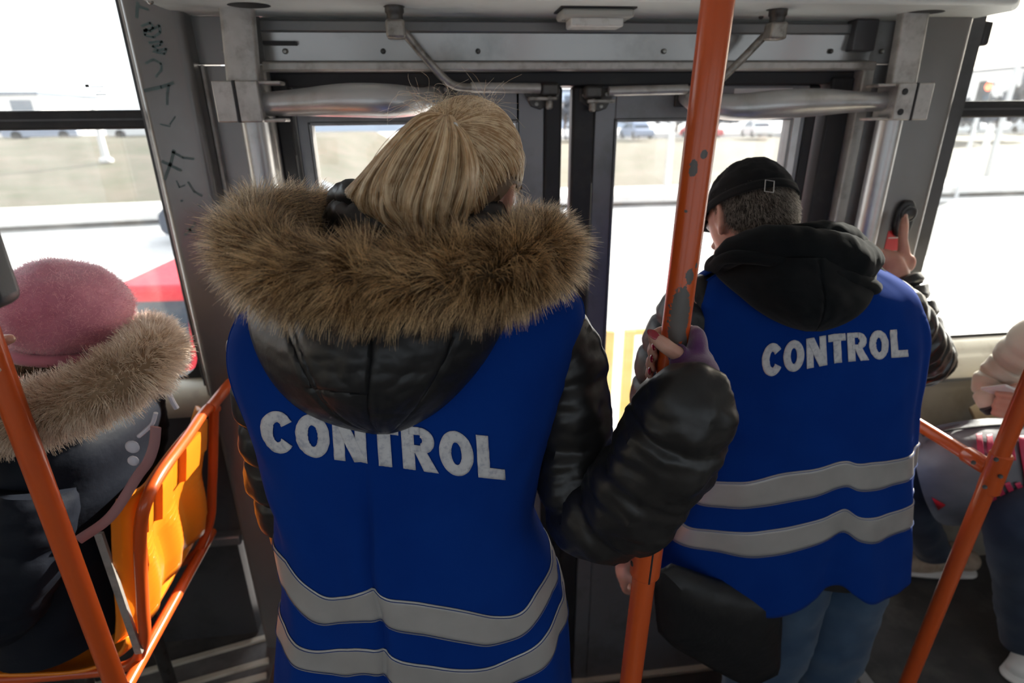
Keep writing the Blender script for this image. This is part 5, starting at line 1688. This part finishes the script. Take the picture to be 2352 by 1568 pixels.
while len(Sm) < 9000:
    d = Vector(r_.normal(size=3)); d.normalize()
    if d.dot(axm) < cos(radians(90)) or d.z > .45: continue
    if d.z < -.30 - .2 * abs(d.x): 
        if r_.random() < .6: continue
    p0 = mcap(d, .001); p1 = mcap(d, .008); n = (p1 - p0).normalized()
    dn = RM @ Vector((0, -.1, -1)); L_ = .014 * (.6 + .6 * r_.random())
    dirn = (n * .55 + dn * .9 + Vector(r_.normal(size=3)) * .18).normalized()
    Sm.append([p0, p0 + dirn * L_ * .35 + n * .0015, p0 + dirn * L_ * .7 + n * .001, p0 + dirn * L_])
strands('short_hair', np.array([[list(p) for p in c_] for c_ in Sm]), M['hair_m'], hair_m, .0003, .00015)
M['cap'] = cloth('black_cap_cloth', (.011, .011, .012), (.017, .017, .018), .75, 500, .4, .08)
cap = MB()
def capf(u, v):
    ang = 2 * pi * u; th = v * radians(82)
    ax = Vector((0, .10, 1)).normalized(); ea = Vector((1, 0, 0)); eb = ax.cross(ea)
    d = ax * cos(th) + (ea * cos(ang) + eb * sin(ang)) * sin(th)
    seamv = 0
    for k_ in range(6):
        a0 = k_ * pi / 3; dd = math.remainder(ang - a0, 2 * pi); seamv += math.exp(-(dd / .06) ** 2) * min(1, v * 3)
    return mcap(d, .011 - .0014 * seamv + .003 * noise.noise(d * 5) + .0016 * noise.noise(d * 14))
cap.grid(capf, 96, 40, closed_u=True)
cap_o = obj('cap', cap, M['cap'], man, solid=.003)
mb = MB()
def band(u, v):
    ang = 2 * pi * u; th = radians(74 + 9 * v); ax = Vector((0, .10, 1)).normalized(); ea = Vector((1, 0, 0)); eb = ax.cross(ea)
    return mcap(ax * cos(th) + (ea * cos(ang) + eb * sin(ang)) * sin(th), .0125)
mb.grid(band, 80, 3, closed_u=True); obj('sweatband', mb, M['cap'], cap_o, solid=.002)
mb = MB()
def brim(u, v):
    a = radians(-62 + 124 * u); r0 = .105 + .065 * v * (cos(a) ** .5)
    loc = Vector((sin(a) * (.09 + .01 * v), .055 + cos(a) * (.055 + .07 * v), .045 - .018 * v - .03 * sin(a) ** 2 * v))
    return hm + RM @ loc
mb.grid(brim, 24, 8); obj('brim', mb, M['cap'], cap_o, solid=.004)
mb = MB(); mb.ell(hm + RM @ Vector((0, .012, .131)), (.006, .006, .003), RM); obj('button', mb, M['cap'], cap_o)
# metal buckle of the rear strap
bkc = PY(1767, 428, 1.06)
best = None
for ax_ in np.linspace(0, 2 * pi, 240):
    for th_ in np.linspace(.9, 1.45, 40):
        ax = Vector((0, .10, 1)).normalized(); ea = Vector((1, 0, 0)); eb = ax.cross(ea)
        p = mcap(ax * cos(th_) + (ea * cos(ax_) + eb * sin(ax_)) * sin(th_), .0148)
        d = p - CAM; z = d.dot(_f); qx = CX + F * d.dot(_r) / z; qy = CY - F * d.dot(_u) / z
        e = (qx - 1767) ** 2 + (qy - 428) ** 2
        if p.y < hm.y + .02 and (best is None or e < best[0]): best = (e, p, (p - hm).normalized())
bp, bn = best[1], best[2]
ux = bn.cross(Vector((.15, 0, 1))).normalized(); uy = ux.cross(bn)
mb = MB()
cs = [bp + ux * (sx * .0085) + uy * (sy * .0135) for sx, sy in ((-1, -1), (1, -1), (1, 1), (-1, 1), (-1, -1))]
mb.tube(cs, .0012, seg=8, spline=False); obj('buckle', mb, M['alu'], cap_o)

# --- jacket
jk = MB(); jk.grid(lambda u, v: MT.at(2 * pi * u,   .60 + (1.455 - .60) * v, -.006), 90, 70, closed_u=True)
jacket_m = obj('jacket', jk, M['nylon2'], man)
rs = quilt_tube([PY(1985, 678, 1.13), PY(2032, 702, 1.135), PY(2085, 775, 1.19), PY(2112, 822, 1.26), PY(2118, 808, 1.33), PY(2103, 742, 1.38), PY(2082, 672, 1.425), PY(2066, 640, 1.45)],
                [.045, .064, .072, .078, .072, .062, .056, .050], 14, .010, wr=.007, seed=12, n=150, fr=18)
M['leather'] = mat('shiny_black_quilt', (.013, .013, .014), .26, 0, spec=.6, bump=.25, bscale=55, bdist=.004)
obj('sleeve', rs, M['leather'], jacket_m)
ls = quilt_tube([PY(1650, 668, 1.13), PY(1598, 705, 1.135)] + larm_m[1:], [.045, .066, .070, .068, .066, .060, .050], 10, .008, wr=.006, seed=22, n=130)
obj('sleeve', ls, M['nylon2'], jacket_m)
# --- vest
z_arm_m = MT.hit(1850, 930)[1]
hem_m = circ_interp([MT.hit(x, y) for x, y in ((1530, 1326), (1580, 1348), (1660, 1380), (1720, 1398), (1768, 1405), (1830, 1392), (1880, 1368), (1925, 1340), (1948, 1356), (1976, 1374), (2010, 1374), (2036, 1368))])
wb_m = lambda z: float(np.interp(z, [z_arm_m, z_arm_m + .06, z_arm_m + .16, 1.28, 1.36, 1.42], [1.57, 1.42, 1.30, 1.36, 1.48, 1.52]))
vm = vest_mesh(MT, 1.412, hem_m, z_arm_m, wb_m, .010)
vest_m = obj('vest', vm, M['vest'], man, solid=.0025)
t1 = px_curve(MT, [(1592, 1090), (1650, 1100), (1720, 1100), (1800, 1082), (1860, 1068), (1928, 1050), (1960, 1058), (2000, 1058), (2050, 1050)])
b1 = px_curve(MT, [(1592, 1145), (1650, 1160), (1720, 1161), (1800, 1150), (1860, 1132), (1928, 1108), (1960, 1120), (2000, 1122), (2050, 1106)])
t2 = px_curve(MT, [(1540, 1170), (1580, 1198), (1650, 1212), (1740, 1214), (1820, 1200), (1880, 1180), (1928, 1160), (1960, 1178), (2000, 1180), (2050, 1166)])
b2 = px_curve(MT, [(1540, 1225), (1580, 1248), (1650, 1262), (1740, 1274), (1820, 1258), (1880, 1238), (1928, 1216), (1960, 1234), (2000, 1238), (2050, 1220)])
for (a, b) in ((t1, b1), (t2, b2)):
    st_ = obj('reflective_stripe', band_mesh(MT, a, b, .0117), M['reflect'], vest_m, solid=.0008)
    for f_, dz in ((a, -.004), (b, .004)):
        mb = MB(); mb.tube([MT.at(th, f_(th) + dz, .0128) for th in np.linspace(-1.5, 1.5, 120)], .0006, seg=6, spline=False); obj('stitch', mb, M['thread'], st_)
def corner_m(s, v):
    xb = 1752 + s * (2070 - 1752) * (1.03 - .03 * s)
    yb = np.interp(s, [0, .15, .5, 1], [862, 850, 828, 815]); yt = np.interp(s, [0, .15, .5, 1], [788, 780, 762, 752])
    return xb - 6 * v * s, yb + (yt - yb) * v
lettering(MT, 'CONTROL', corner_m, vest_m, M['print'], .0112)
for sgn in (-1, 1):
    mb = MB(); mb.tube([MT.at(sgn * wb_m(z), z, .0095) for z in np.linspace(z_arm_m, 1.412, 50)], .0022, seg=8, spline=False); obj('armhole_binding', mb, M['vest'], vest_m)

# --- hood of the sweatshirt, lower pouch and the folded rim
HM = catmull([(592, 1636, 2006), (625, 1640, 2014), (650, 1662, 2012), (680, 1698, 2006), (705, 1728, 1992), (730, 1766, 1965), (750, 1810, 1925), (761, 1850, 1888)], 80)
def hoodm(u, v):
    y = 592 + 169 * v ** .85
    xl, xr = np.interp(y, HM[:, 0], HM[:, 1]), np.interp(y, HM[:, 0], HM[:, 2])
    x = xl + (xr - xl) * u
    th, z = MT.hit(min(max(x, 1640), 2030), y); base = MT.at(th, z, .013).y
    s = max(0, sin(pi * u)) ** .6
    Yv = base - .004 - .085 * s * (1 - v ** 2.6) ** .55
    seam = math.exp(-((u - .66 + .06 * v) / .012) ** 2)
    Yv += .004 * seam - .006 * nz((u * 4, v * 3, 7)) - .003 * nz((u * 11, v * 9, 3))
    return PY(x, y, Yv)
mb = MB(); mb.grid(hoodm, 90, 50)
hoodo = obj('hood', mb, M['fleece'], jacket_m, solid=.005)
# rolled rim across the hood
mb = quilt_tube([PY(1640, 612, 1.10), PY(1668, 592, 1.045), (PY(1730, 590, 1.005)), PY(1810, 604, .985), PY(1900, 628, .98), PY(1975, 648, 1.0), PY(2008, 662, 1.045), PY(2012, 645, 1.09)], [.012, .013, .014, .014, .015, .016, .016, .012], 0, 0, seg=18, n=90, wr=.003, seed=4)
obj('hood_rim', mb, M['fleece'], hoodo)
# upper bunched folds standing round the neck
def fold(name, pts, r, seed, sq=None, wr=.007):
    obj(name, quilt_tube([PY(*p) for p in pts], r, 0, 0, seg=28, n=70, wr=wr, seed=seed, fr=16, sq=sq), M['fleece'], hoodo)
fold('hood_fold', [(1650, 612, 1.12), (1690, 574, 1.06), (1760, 560, 1.02), (1850, 572, 1.01), (1930, 590, 1.02), (1975, 600, 1.06), (1980, 590, 1.12)], [.022, .030, .036, .042, .046, .042, .025], 41)
fold('hood_fold', [(1760, 560, 1.10), (1830, 548, 1.06), (1900, 552, 1.05), (1955, 572, 1.07), (1975, 600, 1.11)], [.020, .030, .040, .036, .02], 47)
fold('hood_fold', [(1930, 560, 1.14), (1968, 580, 1.10), (1985, 612, 1.08), (1982, 640, 1.08)], [.022, .026, .022, .015], 53, wr=.004)
fold('hood_collar', [(1950, 630, 1.14), (1995, 636, 1.12), (2024, 652, 1.10), (2040, 672, 1.10)], [.03, .030, .022, .012], 61, wr=.003)
fold('hood_collar', [(1632, 622, 1.20), (1640, 606, 1.15), (1668, 590, 1.10)], [.014, .018, .016], 59, wr=.003)

# --- black shoulder bag hanging below the vest, jeans, shoes
bag = thing('shoulder_bag', 'black cloth bag hanging below the blue vest of capped man', 'bag', PY(1640, 1440, .98))
bp_ = [(1508, 1300), (1600, 1330), (1690, 1360), (1772, 1380), (1772, 1450), (1768, 1526), (1720, 1548), (1690, 1538), (1620, 1500), (1550, 1458), (1516, 1425)]
ctr = (1650, 1425)
mb = MB()
def bagf(u, v):
    i = u * len(bp_); k = int(i) % len(bp_); f = i - int(i)
    x = bp_[k][0] * (1 - f) + bp_[(k + 1) % len(bp_)][0] * f; y = bp_[k][1] * (1 - f) + bp_[(k + 1) % len(bp_)][1] * f
    # v 0..1 front bulge, 1..2 back
    w = 1 - v
    x = ctr[0] + (x - ctr[0]) * v; y = ctr[1] + (y - ctr[1]) * v
    return PY(x, y, 1.012 - .03 * (1 - v ** 3) + .003 * nz((x * .02, y * .02, 0)))
mb.grid(bagf, 66, 14, closed_u=True); obj('front', mb, M['nylon2'], bag, solid=.03)
mb = MB(); mb.tube([PY(1690, 1400, .984), PY(1688, 1450, .980), PY(1706, 1532, .992)], .0025, seg=8); obj('zip', mb, M['rubber'], bag)
mb = MB(); mb.tube([PY(1508, 1302, 1.01), PY(1512, 1360, 1.01), PY(1512, 1425, 1.01)], .006, seg=8); obj('strap', mb, M['trouser'], bag)
tb = MB()
def jleg(pts, r, seed): return quilt_tube(pts, r, 0, 0, seg=32, n=60, wr=.010, seed=seed, fr=11)
for (x0, x1, sd) in ((.875, .855, 1), (1.055, 1.06, 2)):
    q = jleg([(x0, MY, .68), (x0, MY + .005, .30), (x1, MY + .01, .05), (x1, MY, -.17)], [.112, .105, .088, .074], sd); tb.add(q.v, q.f)
obj('jeans', tb, M['denim'], man)
for s, kx in ((-1, .86), (1, 1.065)):
    b1_ = MB(); b1_.tube([(kx, MY - .05, -.175), (kx, MY + .06, -.175), (kx + s * .02, MY + .16, -.185)], [.046, .05, .034], n=14, round_end=True)
    fuse(b1_, 'shoe', M['nylon2'], man, .006)

# ================================================================== SEATED PASSENGERS
# --- woman in the pink beret, left
SY = 1.17
lady = thing('person', 'person in pink beret and fur collar seated on the left', 'person', (-.95, 1.2, .55))
M['navy'] = mat('navy_nylon', (.008, .010, .016), .6, 0, spec=.15, bump=.3, bscale=40, bdist=.005)
M['beret'] = cloth('pink_wool', (.58, .20, .28), (.68, .27, .35), .95, 250, .8, .9, 22)
hl = PY(140, 790, SY)
RL = Matrix.Rotation(radians(75), 3, 'Z') @ Matrix.Rotation(radians(-8), 3, 'X')
LT = Torso(sorted([(.50, -.93, 1.20, .15, .20), (.65, -.93, 1.20, .15, .20), (.85, -.90, 1.195, .15, .205), (1.00, -.85, 1.19, .15, .21), (1.09, -.83, 1.19, .145, .205), (1.15, -.82, 1.19, .12, .165), (1.19, -.82, 1.19, .085, .10), (1.24, -.82, 1.19, .07, .08)]), 2.3)
LT.disp = lambda th, z: .010 * nz((th * 2, z * 9, 5)) + .006 * sin(z * 45 + th * 2) * .6
bm_ = MB(); hatl = head_shape(bm_, hl, RL, .97)
bm_.tube([hl - Vector((0, 0, .05)), (-.82, 1.19, 1.12)], [.052, .06], n=8, round_end=True)
tr_ = inner(LT, -.035, .66, 1.16); bm_.add(tr_.v, tr_.f)
for y in (1.12, 1.29):
    bm_.tube([(-.98, y, .68), (-1.35, y, .68), (-1.40, y, .40), (-1.40, y, .10)], [.075, .065, .055, .045], n=24, round_end=True)
    bm_.tube([(-1.40, y, .06), (-1.52, y, .045)], [.042, .035], n=6, round_end=True)
for y, q in ((1.02, 1), (1.38, -1)):
    bm_.tube([(-.82, y, 1.04), (-.92, y - .02 * q, .82), (-1.12, y + .05 * q, .74), (-1.22, y + .08 * q, .74)], [.045, .04, .034, .028], n=20, round_end=True)
    for i in range(4):
        a = Vector((-1.24, y + .05 * q + i * .018 * q, .735)); bm_.tube([a, a + Vector((-.04, 0, -.005)), a + Vector((-.065, 0, -.03))], .008, seg=8, n=8, round_end=True)
    a = Vector((-1.22, y + .13 * q, .74)); bm_.tube([a, a + Vector((-.03, .012 * q, 0))], .009, seg=8, n=6, round_end=True)
fuse(bm_, 'body', M['skin'], lady, .0055, 4)
mb = MB(); mb.grid(lambda u, v: LT.at(2 * pi * u, .61 + (1.20 - .61) * v, 0), 60, 50, closed_u=True)
coat = obj('coat', mb, M['navy'], lady)
for y, q, sd in ((1.01, 1, 3), (1.39, -1, 6)):
    obj('sleeve', quilt_tube([(-.80, y, 1.06), (-.83, y - .03 * q, .94), (-.92, y - .03 * q, .80), (-1.10, y + .04 * q, .745), (-1.19, y + .07 * q, .745)], [.068, .072, .070, .062, .05], 5, .006, wr=.010, seed=sd, n=70), M['navy'], coat)
mb = MB()
for y in (1.12, 1.29):
    q_ = quilt_tube([(-.95, y, .675), (-1.35, y, .68), (-1.41, y, .42), (-1.41, y, .14)], [.092, .08, .068, .055], 0, 0, wr=.006, seed=2, n=50); mb.add(q_.v, q_.f)
obj('trousers', mb, M['trouser'], lady)
for y in (1.12, 1.29):
    b_ = MB(); b_.tube([(-1.38, y, .07), (-1.48, y, .055), (-1.56, y, .045)], [.05, .048, .036], n=12, round_end=True); fuse(b_, 'shoe', M['nylon'], lady, .006)
# white hem flashes of the coat and a pink strap with pale fittings
M['pale_trim'] = mat('pale_trim', (.62, .60, .66), .45)
M['pink_strap'] = mat('pink_strap', (.34, .17, .17), .55)
def LP(x, y, o=.012):
    th, z = LT.hit(x, y); return LT.at(th, z, o)
mb = MB(); mb.tube([PY(358, 948, 1.0), PY(350, 972, 1.0), PY(330, 992, 1.0), PY(318, 1002, 1.0)], .004, seg=8); obj('piping', mb, M['pale_trim'], coat)
mb = MB(); mb.tube([PY(388, 905, 1.06), PY(398, 925, 1.06), PY(406, 938, 1.06)], .005, seg=8); obj('piping', mb, M['pale_trim'], coat)
mb = MB(); mb.tube([PY(358, 980, .985), PY(354, 1020, .985), PY(340, 1060, .985), PY(318, 1090, .99), PY(250, 1190, .97), PY(180, 1240, .95)], .0055, seg=10, sq=(1.7, .5)); strp = obj('bag_strap', mb, M['pink_strap'], coat)
for (x, y, w) in ((304, 1026, .0125), (306, 1058, .010)):
    mb = MB(); mb.ell(PY(x, y, .98), (w, .005, w * 1.05), nu=12, nv=8); obj('strap_fitting', mb, M['pale_trim'], strp)
# fur collar
CPx = [(-90, 960, 1.04), (0, 968, 1.0), (90, 950, .985), (190, 915, .99), (280, 868, 1.01), (338, 825, 1.06), (352, 795, 1.14), (320, 790, 1.26), (240, 800, 1.36), (120, 830, 1.38)]
CPw = catmull([PY(*p) for p in CPx], 110)
mb = MB(); mb.tube([Vector(p) for p in CPw], .042, seg=16, spline=False, round_end=True)
fc = obj('fur_collar', mb, mat('collar_backing', (.30, .20, .12), .95), coat)
M['fur_pale'] = hairmat('pale_fur', (.50, .34, .22), (1.0, .84, .66), rough=.45, nscale=14)
strands('fur', fur(CPw, 26000, .041, .026, .3, .35, seed=21, clump=.35, k=5), M['fur_pale'], fc, .00065, .0002)
# beret
bc_ = PY(148, 712, SY)
Rb_ = Matrix.Rotation(radians(10), 3, 'Y') @ Matrix.Rotation(radians(-6), 3, 'X')
mb = MB()
def bfn(d):
    k = 1 + .05 * noise.noise(d * 2.2) + .018 * noise.noise(d * 6)
    if d.z < -.55: k *= 1 - .18 * (-d.z - .55)
    return k
mb.ell(bc_, (.113, .122, .098), Rb_, 56, 40, bfn)
be = obj('beret', mb, M['beret'], lady)
mb = MB(); mb.tube([bc_ + Rb_ @ Vector((.082 * cos(a) - .006, .092 * sin(a), -.078)) for a in np.linspace(0, 2 * pi, 30)], .012, seg=10, spline=False, cap=False); obj('beret_band', mb, M['beret'], be)
r_ = np.random.default_rng(31)
Sb = []
for i in range(16000):
    d = Vector(r_.normal(size=3)); d.normalize()
    k = bfn(d); p = bc_ + Rb_ @ Vector((d.x * .113 * k, d.y * .122 * k, d.z * .098 * k)); n = (Rb_ @ Vector((d.x / .1195, d.y / .13, d.z / .1))).normalized()
    q = n * .5 + Vector(r_.normal(size=3)) * .55; q.normalize(); l = .0065 * (.5 + r_.random())
    Sb.append([p, p + q * l * .5, p + (q + Vector(r_.normal(size=3)) * .3) * l])
M['wool'] = hairmat('pink_fuzz', (.70, .26, .36), (1.0, .55, .62), rough=.6, nscale=30)
strands('wool_fuzz', np.array([[list(p) for p in c_] for c_ in Sb]), M['wool'], be, .0003, .0001)
M['hair_b'] = hairmat('brown_hair', (.10, .055, .03), (.25, .15, .08), rough=.35)
Sh = []
for i in range(1500):
    a = r_.uniform(2.2, 5.6); p = bc_ + Rb_ @ Vector((.086 * cos(a) - .004, .094 * sin(a), -.075)); Sh.append([p, p + Vector((r_.normal() * .006, r_.normal() * .006, -.02)), p + Vector((r_.normal() * .012, r_.normal() * .012, -.035 - .02 * r_.random()))])
strands('hair', np.array([[list(p) for p in c_] for c_ in Sh]), M['hair_b'], lady, .0004, .0002)

# --- somebody's hand on the left pole, the rest out of the frame
A_ = PY(-40, 795, .9)
hp = thing('person', 'hand gripping the left orange pole at the left edge', 'person', A_ + Vector((-.3, 0, -.3)))
bm_ = MB()
bm_.ell(A_ + Vector((-.040, -.005, .0)), (.018, .038, .042))
for i in range(4):
    h = .032 - i * .021
    c0 = Vector((A_.x - .012, A_.y, A_.z + h))
    bm_.tube([c0 + Vector((-.03, -.024, 0)), c0 + Vector((-.004, -.031, 0)), c0 + Vector((.020, -.024, -.002)), c0 + Vector((.031, -.004, -.004)), c0 + Vector((.026, .014, -.004))], [.0095, .0095, .009, .0085, .007], seg=10, n=16, round_end=True)
bm_.tube([A_ + Vector((-.04, .02, -.01)), A_ + Vector((-.01, .033, -.006)), A_ + Vector((.02, .028, .0))], [.012, .011, .009], seg=10, n=12, round_end=True)
bm_.tube([A_ + Vector((-.04, 0, -.01)), A_ + Vector((-.10, -.02, -.06)), A_ + Vector((-.22, -.05, -.22))], [.028, .032, .042], n=12, round_end=True)
fuse(bm_, 'body', M['skin'], hp, .004, 3)
mb = quilt_tube([A_ + Vector((-.08, -.015, -.045)), A_ + Vector((-.14, -.03, -.11)), A_ + Vector((-.24, -.05, -.24))], [.045, .055, .065], 3, .005, n=30, seg=24); obj('sleeve', mb, M['trouser'], hp)

# --- passenger with bag and phone, right
pas = thing('person', 'person in cream quilted jacket with phone seated at right', 'person', (2.1, 1.4, .44))
M['cream'] = mat('cream_quilt', (.70, .64, .52), .55, 0, col2=(.62, .55, .44), nscale=10, bump=.3, bscale=40, bdist=.004, sheen=.2)
PT = Torso(sorted([(.44, 2.33, 1.34, .15, .18), (.60, 2.34, 1.34, .15, .18), (.80, 2.36, 1.34, .15, .19), (.98, 2.38, 1.34, .15, .195), (1.06, 2.39, 1.34, .13, .18), (1.12, 2.40, 1.34, .09, .10), (1.18, 2.40, 1.34, .07, .08)]), 2.3)
PT.disp = lambda th, z: .012 * abs(sin(z * 36)) + .004 * nz((th * 3, z * 9, 1))
bm_ = MB()
RP = Matrix.Rotation(radians(80), 3, 'Z') @ Matrix.Rotation(radians(-30), 3, 'X')
hp_ = Vector((2.38, 1.34, 1.29)); head_shape(bm_, hp_, RP, .97)
bm_.tube([hp_ - Vector((-.02, 0, .05)), (2.40, 1.34, 1.10)], [.052, .06], n=8, round_end=True)
tr_ = inner(PT, -.03, .48, 1.10); bm_.add(tr_.v, tr_.f)
wr0 = PY(2292, 935, 1.40)
psl = [Vector((2.36, 1.17, 1.03)), PY(2385, 785, 1.20), PY(2325, 838, 1.24), PY(2278, 878, 1.255), PY(2272, 908, 1.235), PY(2284, 928, 1.22)]
bm_.tube(psl, [.045, .044, .038, .03, .026, .024], n=24, round_end=True)
hb = PY(2308, 930, 1.20)
bm_.ell(hb, (.038, .026, .024))
for i in range(4):
    q = PY(2316 - i * 3, 906 + i * 15, 1.18); bm_.tube([q + Vector((-.02, .01, .0)), q + Vector((.012, -.018, 0)), q + Vector((.042, -.016, .004)), q + Vector((.058, .0, .01))], [.0095, .009, .0085, .0075], seg=10, n=14, round_end=True)
q = PY(2306, 902, 1.19); bm_.tube([q, q + Vector((.02, -.004, .018)), q + Vector((.045, -.004, .022))], [.011, .010, .008], seg=10, n=10, round_end=True)
# legs: far one to the left, near one to the right
far_leg = [Vector((2.26, 1.44, .54)), PY(2180, 1040, 1.45), PY(2092, 1075, 1.42), PY(2096, 1160, 1.43), PY(2140, 1262, 1.47)]
near_leg = [Vector((2.26, 1.26, .54)), PY(2390, 1160, 1.16), PY(2338, 1190, 1.12), PY(2338, 1330, 1.12), PY(2348, 1470, 1.12)]
bm_.tube(far_leg, [.08, .066, .058, .05, .042], n=30, round_end=True)
bm_.tube(near_leg, [.08, .066, .058, .05, .042], n=30, round_end=True)
fuse(bm_, 'body', M['skin'], pas, .0055, 4)
mb = MB(); mb.grid(lambda u, v: PT.at(2 * pi * u, .46 + (1.13 - .46) * v, 0), 60, 60, closed_u=True); jc_ = obj('jacket', mb, M['cream'], pas)
obj('sleeve', quilt_tube(psl, [.072, .064, .053, .043, .037, .033], 9, .008, wr=.006, seed=9, n=110), M['cream'], jc_)
obj('cuff', quilt_tube([PY(2280, 924, 1.22), PY(2292, 936, 1.21)], [.036, .034], 0, 0, n=8, wr=.001, seg=20), M['trouser'], jc_)
obj('jacket_flap', quilt_tube([PY(2235, 955, 1.46), PY(2300, 940, 1.43), PY(2380, 930, 1.42)], [.03, .06, .07], 0, 0, n=30, wr=.006, seg=24), mat('tan_cloth', (.42, .33, .19), .8), jc_)
M['jeans_dark'] = cloth('dark_jeans', (.022, .032, .055), (.035, .05, .08), .9, 600, .3, .2, 12)
obj('jeans', quilt_tube(far_leg, [.092, .080, .074, .066, .058], 0, 0, wr=.006, seed=3, n=60), M['jeans_dark'], pas)
obj('jeans', quilt_tube(near_leg, [.092, .080, .076, .064, .056], 0, 0, wr=.006, seed=7, n=60), M['jeans_dark'], pas)
M['suede'] = mat('beige_suede', (.48, .38, .29), .9, 0, col2=(.38, .29, .21), nscale=40, bump=.2, bscale=200)
M['sole'] = mat('white_sole', (.72, .70, .66), .6)
def sneaker(label, heel, toe, m, up=.05):
    d = (toe - heel); s = thing('sneaker', label, 'shoe', (heel + toe) / 2)
    n = Vector((0, 0, 1))
    b_ = MB(); b_.tube([heel + n * .07, heel + d * .30 + n * .075, heel + d * .62 + n * .055, toe - d * .10 + n * .042], [.042, .046, .044, .032], n=20, round_end=True)
    b_.tube([heel + d * .16 + n * .08, heel + d * .20 + n * .125], [.044, .042], n=6)
    fuse(b_, 'upper', m, s, .005)
    b_ = MB(); b_.tube([heel + n * .018, heel + d * .5 + n * .018, toe - d * .04 + n * .020], [.042, .046, .036], sq=(1, .42), n=20, round_end=True); obj('sole', b_, M['sole'], s)
    for k_ in range(4):
        c_ = heel + d * (.36 + .09 * k_) + n * (.118 - .011 * k_); p_ = Vector((-d.y, d.x, 0)).normalized() * .02
        b_ = MB(); b_.tube([c_ - p_, c_ + n * .004, c_ + p_], .0028, seg=6, n=8); obj('lace', b_, M['sole'], s)
    return s
sneaker('beige suede sneaker beside the blue vest hem', PZ(2212, 1318, .0), PZ(2042, 1312, .0), M['suede'])
sneaker('white sneaker at the lower right edge', PZ(2400, 1500, .0), PZ(2320, 1562, .0), M['sole'])
# phone
c0 = PY(2316, 902, 1.19)
t = thing('phone', 'white phone held in the hands of seated passenger', 'phone', c0)
Rf = Matrix.Rotation(radians(22), 3, 'Y') @ Matrix.Rotation(radians(-35), 3, 'X')
mb = MB(); mb.box(c0, (.115, .062, .008), Rf); obj('case', mb, M['white_sticker'], t, bevel=.003, seg=3)
mb = MB(); mb.box(c0 + Rf @ Vector((0, 0, .0042)), (.105, .055, .0012), Rf); obj('screen', mb, M['car_glass'], t, bevel=.001)

# --- sports bag on the lap
M['grey_nylon'] = mat('grey_nylon', (.155, .16, .185), .6, 0, col2=(.185, .19, .215), nscale=20, bump=.3, bscale=30, bdist=.006)
M['pink_nylon'] = mat('pink_nylon', (.55, .035, .10), .55, bump=.25, bscale=30, bdist=.006)
bagc = PY(2280, 1085, 1.22)
sb = thing('sports_bag', 'grey and pink sports bag on the lap of seated passenger', 'bag', bagc)
SB = [(2098, 1000), (2150, 978), (2250, 962), (2352, 958), (2480, 965), (2490, 1120), (2460, 1195), (2352, 1196), (2240, 1204), (2160, 1202), (2130, 1160), (2104, 1070)]
SBP = catmull([(x, y, 0) for x, y in SB + [SB[0]]], 120)
def bagp(x, y, extra=0.0):
    dx, dy = (x - 2290) / 200, (y - 1085) / 125
    r = min(1, math.hypot(dx, dy))
    return PY(x, y, 1.245 - .10 * (1 - r ** 2.4) + .006 * nz((x * .015, y * .02, 2)) + extra)
mb = MB()
def sbf(u, v):
    q = SBP[int(round(u * 119)) % 119]
    x = 2290 + (q[0] - 2290) * v; y = 1085 + (q[1] - 1085) * v
    return bagp(x, y)
mb.grid(sbf, 119, 20, closed_u=True); bo = obj('front', mb, M['grey_nylon'], sb, solid=.0)
mb = MB()
def sbb(u, v):
    q = SBP[int(round(u * 119)) % 119]
    x = 2290 + (q[0] - 2290) * (1 - .25 * v); y = 1085 + (q[1] - 1085) * (1 - .2 * v)
    return PY(x, y, 1.245) + (PY(x, y, 1.245) - CAM).normalized() * .14 * v
mb.grid(sbb, 119, 6, closed_u=True); obj('gusset', mb, M['grey_nylon'], sb)
def patch(px, m, name, off=-.009):
    mb = MB(); n = len(px)
    def g(u, v):
        a = np.array(px[0]) * (1 - u) + np.array(px[1]) * u; b = np.array(px[3]) * (1 - u) + np.array(px[2]) * u
        q = a * (1 - v) + b * v; return bagp(q[0], q[1], off)
    mb.grid(g, 8, 14); obj(name, mb, m, bo, solid=.0015)
for i in range(4):
    x = 2242 + i * 24
    patch([(x, 996 + i * 2), (x + 13, 994 + i * 2), (x + 20, 1048 + i * 3), (x + 5, 1050 + i * 3)], M['pink_nylon'], 'stripe')
    patch([(2258 + i * 24, 1110), (2270 + i * 24, 1106), (2310 + i * 26, 1186), (2296 + i * 26, 1190)], M['pink_nylon'], 'stripe')
patch([(2338, 1000), (2470, 1000), (2470, 1180), (2362, 1160)], M['pink_nylon'], 'side_panel', -.008)
mb = MB(); mb.add([bagp(2140, 1142, -.008), bagp(2172, 1160, -.008), bagp(2155, 1172, -.008)], [(0, 1, 2)]); obj('triangle_mark', mb, M['red_sticker'], bo, solid=.001)
mb = MB(); mb.tube([bagp(2120, 1000, -.004), bagp(2200, 985, -.004), bagp(2300, 975, -.004), bagp(2400, 975, -.004)], .003, seg=8); obj('zip', mb, M['rubber'], bo)
